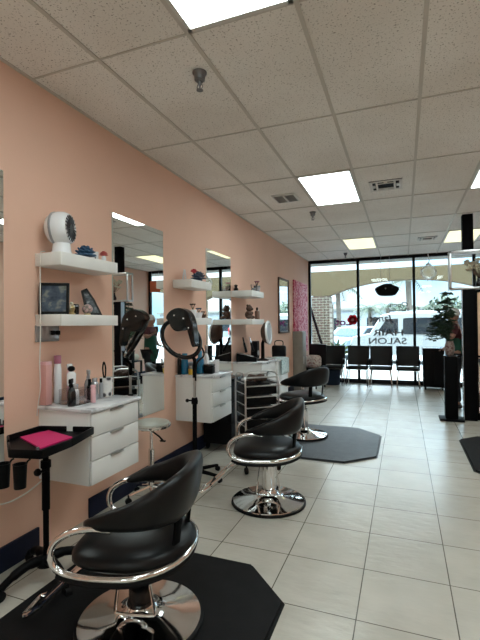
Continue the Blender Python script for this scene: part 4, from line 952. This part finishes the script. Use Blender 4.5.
MB().tube([Vector((.165*math.cos(a), .0, .165*math.sin(a))) for a in [2*PI*k/40 for k in range(40)]], .006, 6, True).build('rim', 'white_plastic', t)
MB().lathe([(.05, .15), (.055, .19), (.02, .21), (0, .215)], seg=18).tube(cat([(0, 0, .21), (.03, 0, .30), (0, 0, .38), (0, 0, HC-2.60)]), .008, 6).build('hanger', 'white_plastic', t)
t = thing('hanging_sign', 'orange square sign hanging near the right end of the storefront', 'sign', (2.15, 10.35, 2.42))
MB().box((0, 0, .16), (.34, .02, .32), bev=.006).build('panel', 'orange_sign', t)
for x in (-.12, .12): MB().cyl((x, 0, .32), (x, 0, HC-2.42), .003, seg=6).build('cord', 'grey_plastic', t)
def text(s_, x, z, size, m_, name='window_lettering', label=None, bold=0., parent=None, shear=0, wide=1.):
    cu = bpy.data.curves.new(name, 'FONT'); cu.body = s_; cu.size = size; cu.align_x = 'CENTER'; cu.extrude = .0006; cu.offset = bold; cu.shear = shear
    o = bpy.data.objects.new('tmp', cu); C.objects.link(o); dg = bpy.context.evaluated_depsgraph_get(); dg.update()
    me = bpy.data.meshes.new_from_object(o.evaluated_get(dg)); bpy.data.objects.remove(o); me.name = name
    me.transform(Matrix.Diagonal((wide, 1, 1, 1))); me.transform(Matrix.Rotation(PI, 4, 'Z') @ Matrix.Rotation(PI/2, 4, 'X')); me.materials.clear(); me.materials.append(MATS[m_])
    ob = bpy.data.objects.new(name, me); C.objects.link(ob)
    if parent: ob.parent = parent; ob.location = (x, 0, z)
    else: ob.location = (x, YF-.0095, z)
    if label: tag(ob, label, 'lettering')
    return ob
t = thing('window_lettering', 'grey HAIR SALON lettering on the glass, seen reversed from inside', 'lettering', (-.36, YF-.0095, .96))
text('HAIR', .03, .205, .20, 'letter_grey', 'word', parent=t, bold=.004, wide=1.55); text('SALON', 0, .0, .21, 'letter_grey', 'word', parent=t, bold=.003, wide=1.3)
text('Janet', -.50, 1.50, .24, 'letter_grey', bold=.004, wide=1.1, label='grey name lettering above HAIR SALON, reversed on the glass', shear=.2)
t = thing('window_lettering', 'small grey two line lettering at the top of the middle glass pane', 'lettering', (-.08, YF-.0095, 1.72))
text('Open', 0, .13, .15, 'letter_grey', 'word', parent=t, shear=.2, bold=.003, wide=1.2); text('Tues-Sat', 0, 0, .12, 'letter_grey', 'word', parent=t, bold=.003, wide=1.1)
t = thing('window_sticker', 'pink and red flower sticker with purple letters on the left glass pane', 'sticker', (-1.20, YF-.0095, 1.45))
text('Lot', -.18, -.03, .24, 'letter_purple', 'word', parent=t, bold=.006, wide=1.2)
pe = MB()
for k in range(6):
    a = k*PI/3; pe.lathe([(0, 0), (.062, 0), (.062, .0012), (0, .0012)], (.04+.07*math.cos(a), -.0012, .10+.07*math.sin(a)), (0, 1, 0), 18)
pe.build('petals', 'letter_red', t); MB().lathe([(0, 0), (.035, 0), (.035, .001), (0, .001)], (.04, -.0024, .10), (0, 1, 0), 16).build('centre', 'sticker_pink', t)

# ------------------------------------------------------------------ outside
struct(MB().b2(-14, 14, YF+.04, 14.6, -.12, -.005).build('sidewalk', 'sidewalk_concrete', smooth=0))
struct(MB().b2(-60, 60, 14.6, 90, -.30, -.12).build('parking_lot', 'asphalt', smooth=0))
struct(MB().b2(-14, 14, YF+.04, 11.5, 3.03, 3.20).build('soffit', 'soffit_grey', smooth=0))
struct(MB().b2(-14, XL-.1, YF-.1, YF+.04, -.1, 3.2).build('wall_front', 'tan_stucco', smooth=0))
struct(MB().b2(XR+.1, 14, YF-.1, YF+.04, -.1, 3.2).build('wall_facade', 'tan_stucco', smooth=0))
struct(MB().b2(-14, 14, -8, YF+.04, HC+.11, HC+.3).build('roof', 'soffit_grey', smooth=0))
# arched beam
pts = []
def beam(x0, x1):
    zt, zs, za = 3.17, 2.36, 2.80; xm = (x0+x1)/2; hw = (x1-x0)/2-.28
    low = [(x0, zs)]
    for k in range(0, 21):
        u = -1+2*k/20; low.append((xm+u*hw, zs+.02+(za-zs-.02)*max(0, (1-abs(u)**2.3))))
    low.append((x1, zs)); return low+[(x1, zt), (x0, zt)]
cols = [-8.0, -2.5, 2.65, 8.0]
for k in range(3):
    bmx = MB().prism(beam(cols[k], cols[k+1]), -.22, .22); bmesh.ops.transform(bmx.bm, matrix=Matrix.Translation((0, 14, 0))@Matrix.Rotation(PI/2, 4, 'X'), verts=bmx.bm.verts[:])
    struct(bmx.build('arch_beam', 'tan_stucco', smooth=0))
for k, x in enumerate(cols):
    t = MB().b2(x-.29, x+.29, 14-.29, 14+.29, -.1, 2.36).build('brick_column', 'brick', smooth=0); struct(t)
t = thing('handrail', 'black slanting rail outside the left end of the storefront', 'rail', (-2.45, 11.3, 0))
MB().tube([(.10, 0, 1.95), (.25, .0, 1.45), (.40, 0, .95), (.42, 0, -.004)], .035, 8).build('rail', 'black_metal', t)
MB().tube([(.10, 0, 1.95), (.10, 0, -.004)], .02, 8).build('post', 'black_metal', t)
# SUV
def car(name, label, x, y, z, prof, wid, m_, wins, wheels, wr):
    t = thing(name, label, 'car', (x, y, z)); h = wid/2
    RX = Matrix.Rotation(PI/2, 4, 'X')
    b = MB()
    secs = [(-h, .93, .0), (-h+.07, 1.0, 0), (h-.07, 1.0, 0), (h, .93, 0)]
    rings = []
    cx = sum(p[0] for p in prof)/len(prof); cz = .75
    for yy_, s_, _ in secs:
        rings.append([b.bm.verts.new((cx+(px-cx)*(1-(1-s_)*.3), yy_ + (0.10*max(0, pz-1.0)*(1 if yy_ < 0 else -1)), cz+(pz-cz)*(1-(1-s_)*.4))) for px, pz in prof])
    n = len(prof)
    for A, B in zip(rings, rings[1:]):
        for k in range(n): b.bm.faces.new((A[k], A[(k+1) % n], B[(k+1) % n], B[k]))
    b.bm.faces.new(rings[0]); b.bm.faces.new(rings[-1][::-1])
    b.build('body', m_, t, 35)
    for w_ in wins:
        for sy in (-1, 1):
            q = MB(); vs = []
            for off in (-.012, .006):
                vs.append([q.bm.verts.new((px, sy*(h+off-.10*max(0, pz-1.0)), pz)) for px, pz in w_])
            m2 = len(w_)
            q.bm.faces.new(vs[0]); q.bm.faces.new(vs[1][::-1])
            for k in range(m2): q.bm.faces.new((vs[0][k], vs[0][(k+1) % m2], vs[1][(k+1) % m2], vs[1][k]))
            q.build('window', 'car_glass', t, 0)
    for wx_ in wheels:
        for sy in (-1, 1):
            wl = MB().lathe([(0, -.11), (wr*.7, -.11), (wr*.95, -.10), (wr, -.06), (wr, .06), (wr*.95, .10), (wr*.7, .11), (0, .11)], (wx_, sy*(h-.10), wr), (0, 1, 0), 28).build('wheel', 'tyre', t)
            MB().lathe([(0, .0), (wr*.62, .0), (wr*.60, .02), (.06, .03), (0, .03)], (wx_, sy*(h-.10)+sy*.10, wr), (0, sy, 0), 24).build('hubcap', 'silver_plastic', wl)
    return t
suv = [(-2.05, .42), (-2.10, .80), (-2.02, 1.05), (-1.35, 1.18), (-.92, 1.90), (-.6, 1.97), (1.2, 2.0), (2.45, 1.96), (2.62, 1.75), (2.70, 1.10), (2.70, .45), (2.6, .36), (-1.95, .36)]
w1 = [(-1.06, 1.24), (-.72, 1.74), (-.30, 1.76), (-.30, 1.20)]
w2 = [(-.12, 1.20), (-.12, 1.74), (-.06, 1.78), (1.28, 1.78), (1.34, 1.74), (1.34, 1.20), (1.28, 1.16), (-.06, 1.16)]
w3 = [(1.50, 1.18), (1.50, 1.77), (2.40, 1.75), (2.52, 1.20)]
t = car('suv', 'white SUV with dark side windows parked outside the storefront', .12, 18.2, -.12, suv, 1.95, 'car_white', [w1, w2, w3], [-1.38, 1.75], .37)
for sy in (-1, 1):
    MB().box((-.98, sy*1.08, 1.22), (.16, .18, .14), bev=.04).build('side_mirror', 'car_white', t)
    MB().box((-.42, sy*.985, 1.05), (.16, .03, .03), bev=.008).build('door_handle', 'silver_plastic', t); MB().box((.75, sy*.985, 1.05), (.16, .03, .03), bev=.008).build('door_handle', 'silver_plastic', t)
MB().box((-2.04, -.7, .85), (.10, .35, .16), bev=.03).box((-2.04, .7, .85), (.10, .35, .16), bev=.03).build('headlight', 'silver_plastic', t)
MB().box((2.66, -.85, 1.2), (.08, .12, .5), bev=.02).box((2.66, .85, 1.2), (.08, .12, .5), bev=.02).build('tail_light', 'red_lens', t)
MB().tube([(-.6, -.72, 2.02), (2.2, -.72, 2.04)], .02, 8).tube([(-.6, .72, 2.02), (2.2, .72, 2.04)], .02, 8).build('roof_rack', 'silver_plastic', t)
sed = [(-2.2, .35), (-2.25, .65), (-2.1, .82), (-1.1, .95), (-.45, 1.40), (.6, 1.45), (1.3, 1.02), (2.1, .98), (2.2, .6), (2.15, .35)]
wA = [(-.85, .98), (-.38, 1.34), (.10, 1.37), (.10, .98)]; wB = [(.18, .98), (.18, 1.37), (.55, 1.37), (1.0, 1.02)]
t = car('sedan', 'pale silver blue car parked behind the brick column', -2.15, 21.6, -.12, sed, 1.75, 'car_silver', [wA, wB], [-1.4, 1.35], .32)
for sy in (-1, 1): MB().box((-.75, sy*.95, 1.0), (.14, .16, .11), bev=.03).build('side_mirror', 'car_silver', t)
MB().box((-2.2, -.6, .66), (.08, .3, .12), bev=.02).box((-2.2, .6, .66), (.08, .3, .12), bev=.02).build('headlight', 'silver_plastic', t)
MB().prism([(-1.12, -.66), (-.50, -.60), (-.50, .60), (-1.12, .66)], 0, .012, M=Matrix.Translation((-.8, 0, 1.175))@Matrix.Rotation(-.60, 4, 'Y')@Matrix.Translation((.8, 0, 0))).build('windscreen', 'car_glass', t)
t.rotation_euler = (0, 0, math.radians(62))
t = car('sedan', 'dark car parked farther back at left in the lot', -8.2, 26, -.12, sed, 1.75, 'car_silver', [wA, wB], [-1.4, 1.35], .32)

# palms, trees, planter
def palm(label, x, y, h, r, n=16, fl=1.5, seed=0, droop=1.):
    t = thing('palm_tree', label, 'tree', (x, y, -.12), group='palms across the parking lot'); rnd = random.Random(seed)
    MB().tube(cat([(0, 0, 0), (.06, 0, h*.4), (.02, 0, h*.75), (0, 0, h)], 4), [r*1.2]+[r]*11+[r*.9], 10).build('trunk', 'bark', t)
    cr_ = MB()
    for k in range(n):
        a = 2*PI*k/n+rnd.random()*.4; el = .9*rnd.random()-.1; pts = []
        for q in range(7):
            u = q/6; pts.append(Vector((math.cos(a)*fl*u*math.cos(el), math.sin(a)*fl*u*math.cos(el), h+fl*(u*math.sin(el)-droop*.55*u*u))))
        for q in range(6):
            A, B = pts[q], pts[q+1]; d = (B-A).normalized(); s = d.cross(Vector((0, 0, 1))).normalized(); L = fl*.30*(1-abs(q/6-.4))
            for sg_ in (-1, 1):
                for v in (0, .5):
                    p = A.lerp(B, v); e = p+s*sg_*L+d*L*.6-Vector((0, 0, L*.45)); w_ = d*.05*fl
                    cr_.quad(p, p+w_, e)
        cr_.tube(pts, [.025*fl*(1-.12*q) for q in range(7)], 4)
    cr_.build('fronds', 'leaf_mid', t, 0, recalc=False)
palm('tall palm with thick trunk seen right of the brick column', -3.55, 25.0, 3.9, .14, 18, 1.5, 1)
palm('short palm standing behind the first window mullion', -2.05, 29, 2.55, .12, 16, 1.35, 2)
palm('palm with dark trunk above the white SUV roof', .30, 25.5, 4.2, .15, 18, 1.4, 3)
palm('low palm beside the black oval sign', -1.1, 34, 2.9, .14, 14, 1.3, 4)
def tree(label, x, y, h, rad, seed, m_='leaf_mid', n=700, ls=.16):
    t = thing('tree', label, 'tree', (x, y, -.12)); rnd = random.Random(seed)
    MB().tube([(0, 0, 0), (.05, 0, h*.45), (0, 0, h*.7)], [.12, .09, .05], 8).build('trunk', 'bark', t)
    l = MB()
    for k in range(n):
        v = Vector((rnd.gauss(0, 1), rnd.gauss(0, 1), rnd.gauss(0, 1))).normalized()*(rnd.random()**.4); p = Vector((v.x*rad, v.y*rad, h*.68+v.z*h*.34))
        a = Vector((rnd.gauss(0, 1), rnd.gauss(0, 1), rnd.gauss(0, 1))).normalized(); b = a.orthogonal().normalized()
        l.quad(p-a*ls, p-b*ls*.6, p+a*ls, p+b*ls*.6)
    l.build('foliage', m_, t, 0, recalc=False)
tree('bushy green tree behind the white SUV roof', 2.3, 27, 3.1, 1.25, 1)
tree('pale green tree behind the SUV windscreen', .2, 38, 3.2, 1.4, 2)
tree('small street tree at the right behind the plant', 5.2, 27, 2.9, 1.1, 5)
t = thing('street_lamp', 'slim lamp post with round globe beyond the brick column', 'lamp post', (-2.55, 16.6, -.12))
MB().cyl((0, 0, 0), (0, 0, 2.35), .04, .03, 10).lathe([(.10, 0), (.10, .1), (.05, .2), (0, .2)], seg=14).build('post', 'bark', t)
MB().lathe([(.05, 2.33), (.13, 2.42), (.13, 2.6), (.06, 2.7), (0, 2.74)], seg=16).build('lantern', 'grey_plastic', t)
t = thing('planter_shrub', 'spiky green yucca plant outside beside the brick column', 'plant', (-1.78, 12.3, -.006))
MB().lathe([(.14, 0), (.17, .25), (.18, .62), (.15, .62), (0, .58)], seg=20).build('planter', 'soffit_grey', t)
l = MB(); rnd = random.Random(9)
for k in range(44):
    a = rnd.random()*6.28; el = .25+1.2*rnd.random(); L = .36+.30*rnd.random(); d = Vector((math.cos(a)*math.cos(el), math.sin(a)*math.cos(el), math.sin(el))); s = d.cross(Vector((0, 0, 1))).normalized()*.03
    p = Vector((0, 0, .58)); q = p+d*L*.6; e = p+d*L-Vector((0, 0, L*.15)); l.quad(p-s, p+s, q+s*.9, e, q-s*.9)
l.build('leaves', 'leaf_bright', t, 0, recalc=False)
# low far buildings
t = thing('building', 'long pale building far across the parking lot', 'building', (-2, 55, -.12))
MB().b2(-30, 30, -3, 3, 0, 3.2).build('wall', 'building_white', t, smooth=0)
MB().b2(-30.3, 30.3, -3.3, 3.3, 3.2, 3.45).build('roof', 'soffit_grey', t, smooth=0)
for k in range(9): MB().b2(-28+k*6.5, -25+k*6.5, -3.03, -3.0, .8, 2.3).build('window', 'car_glass', t, smooth=0)

# black rack with rolled towels on the far right, seen in the mirrors
t = thing('towel_rack', 'low black rack by the right wall seen in the near tall mirror', 'rack', (2.10, 8.7, 0))
for z in (.12, .56): MB().b2(-.42, .42, -.30, .30, z, z+.03, .004).build('shelf', 'black_matte', t)
for sx in (-1, 1):
    for sy in (-1, 1): MB().b2(sx*.40-.02, sx*.40+.02, sy*.28-.02, sy*.28+.02, 0, .56).build('leg', 'black_matte', t)
for k in range(4):
    tw_ = thing('rolled_towel', 'rolled beige towel on the low black rack, seen in the mirror', 'towel', (2.10-.30+.20*k, 8.7, .591), group='rolled towels on the rack')
    MB().lathe([(0, -.24), (.07, -.24), (.08, -.22), (.08, .22), (.07, .24), (0, .24)], (0, 0, .081), (0, 1, 0), 18).build('roll', 'cream_flower', tw_)
    MB().tube([(.02*math.cos(a*.9)*(1+a*.35), -.243, .081+.02*math.sin(a*.9)*(1+a*.35)) for a in [q*.6 for q in range(12)]], .004, 5).build('fold_edge', 'cream_flower', tw_)
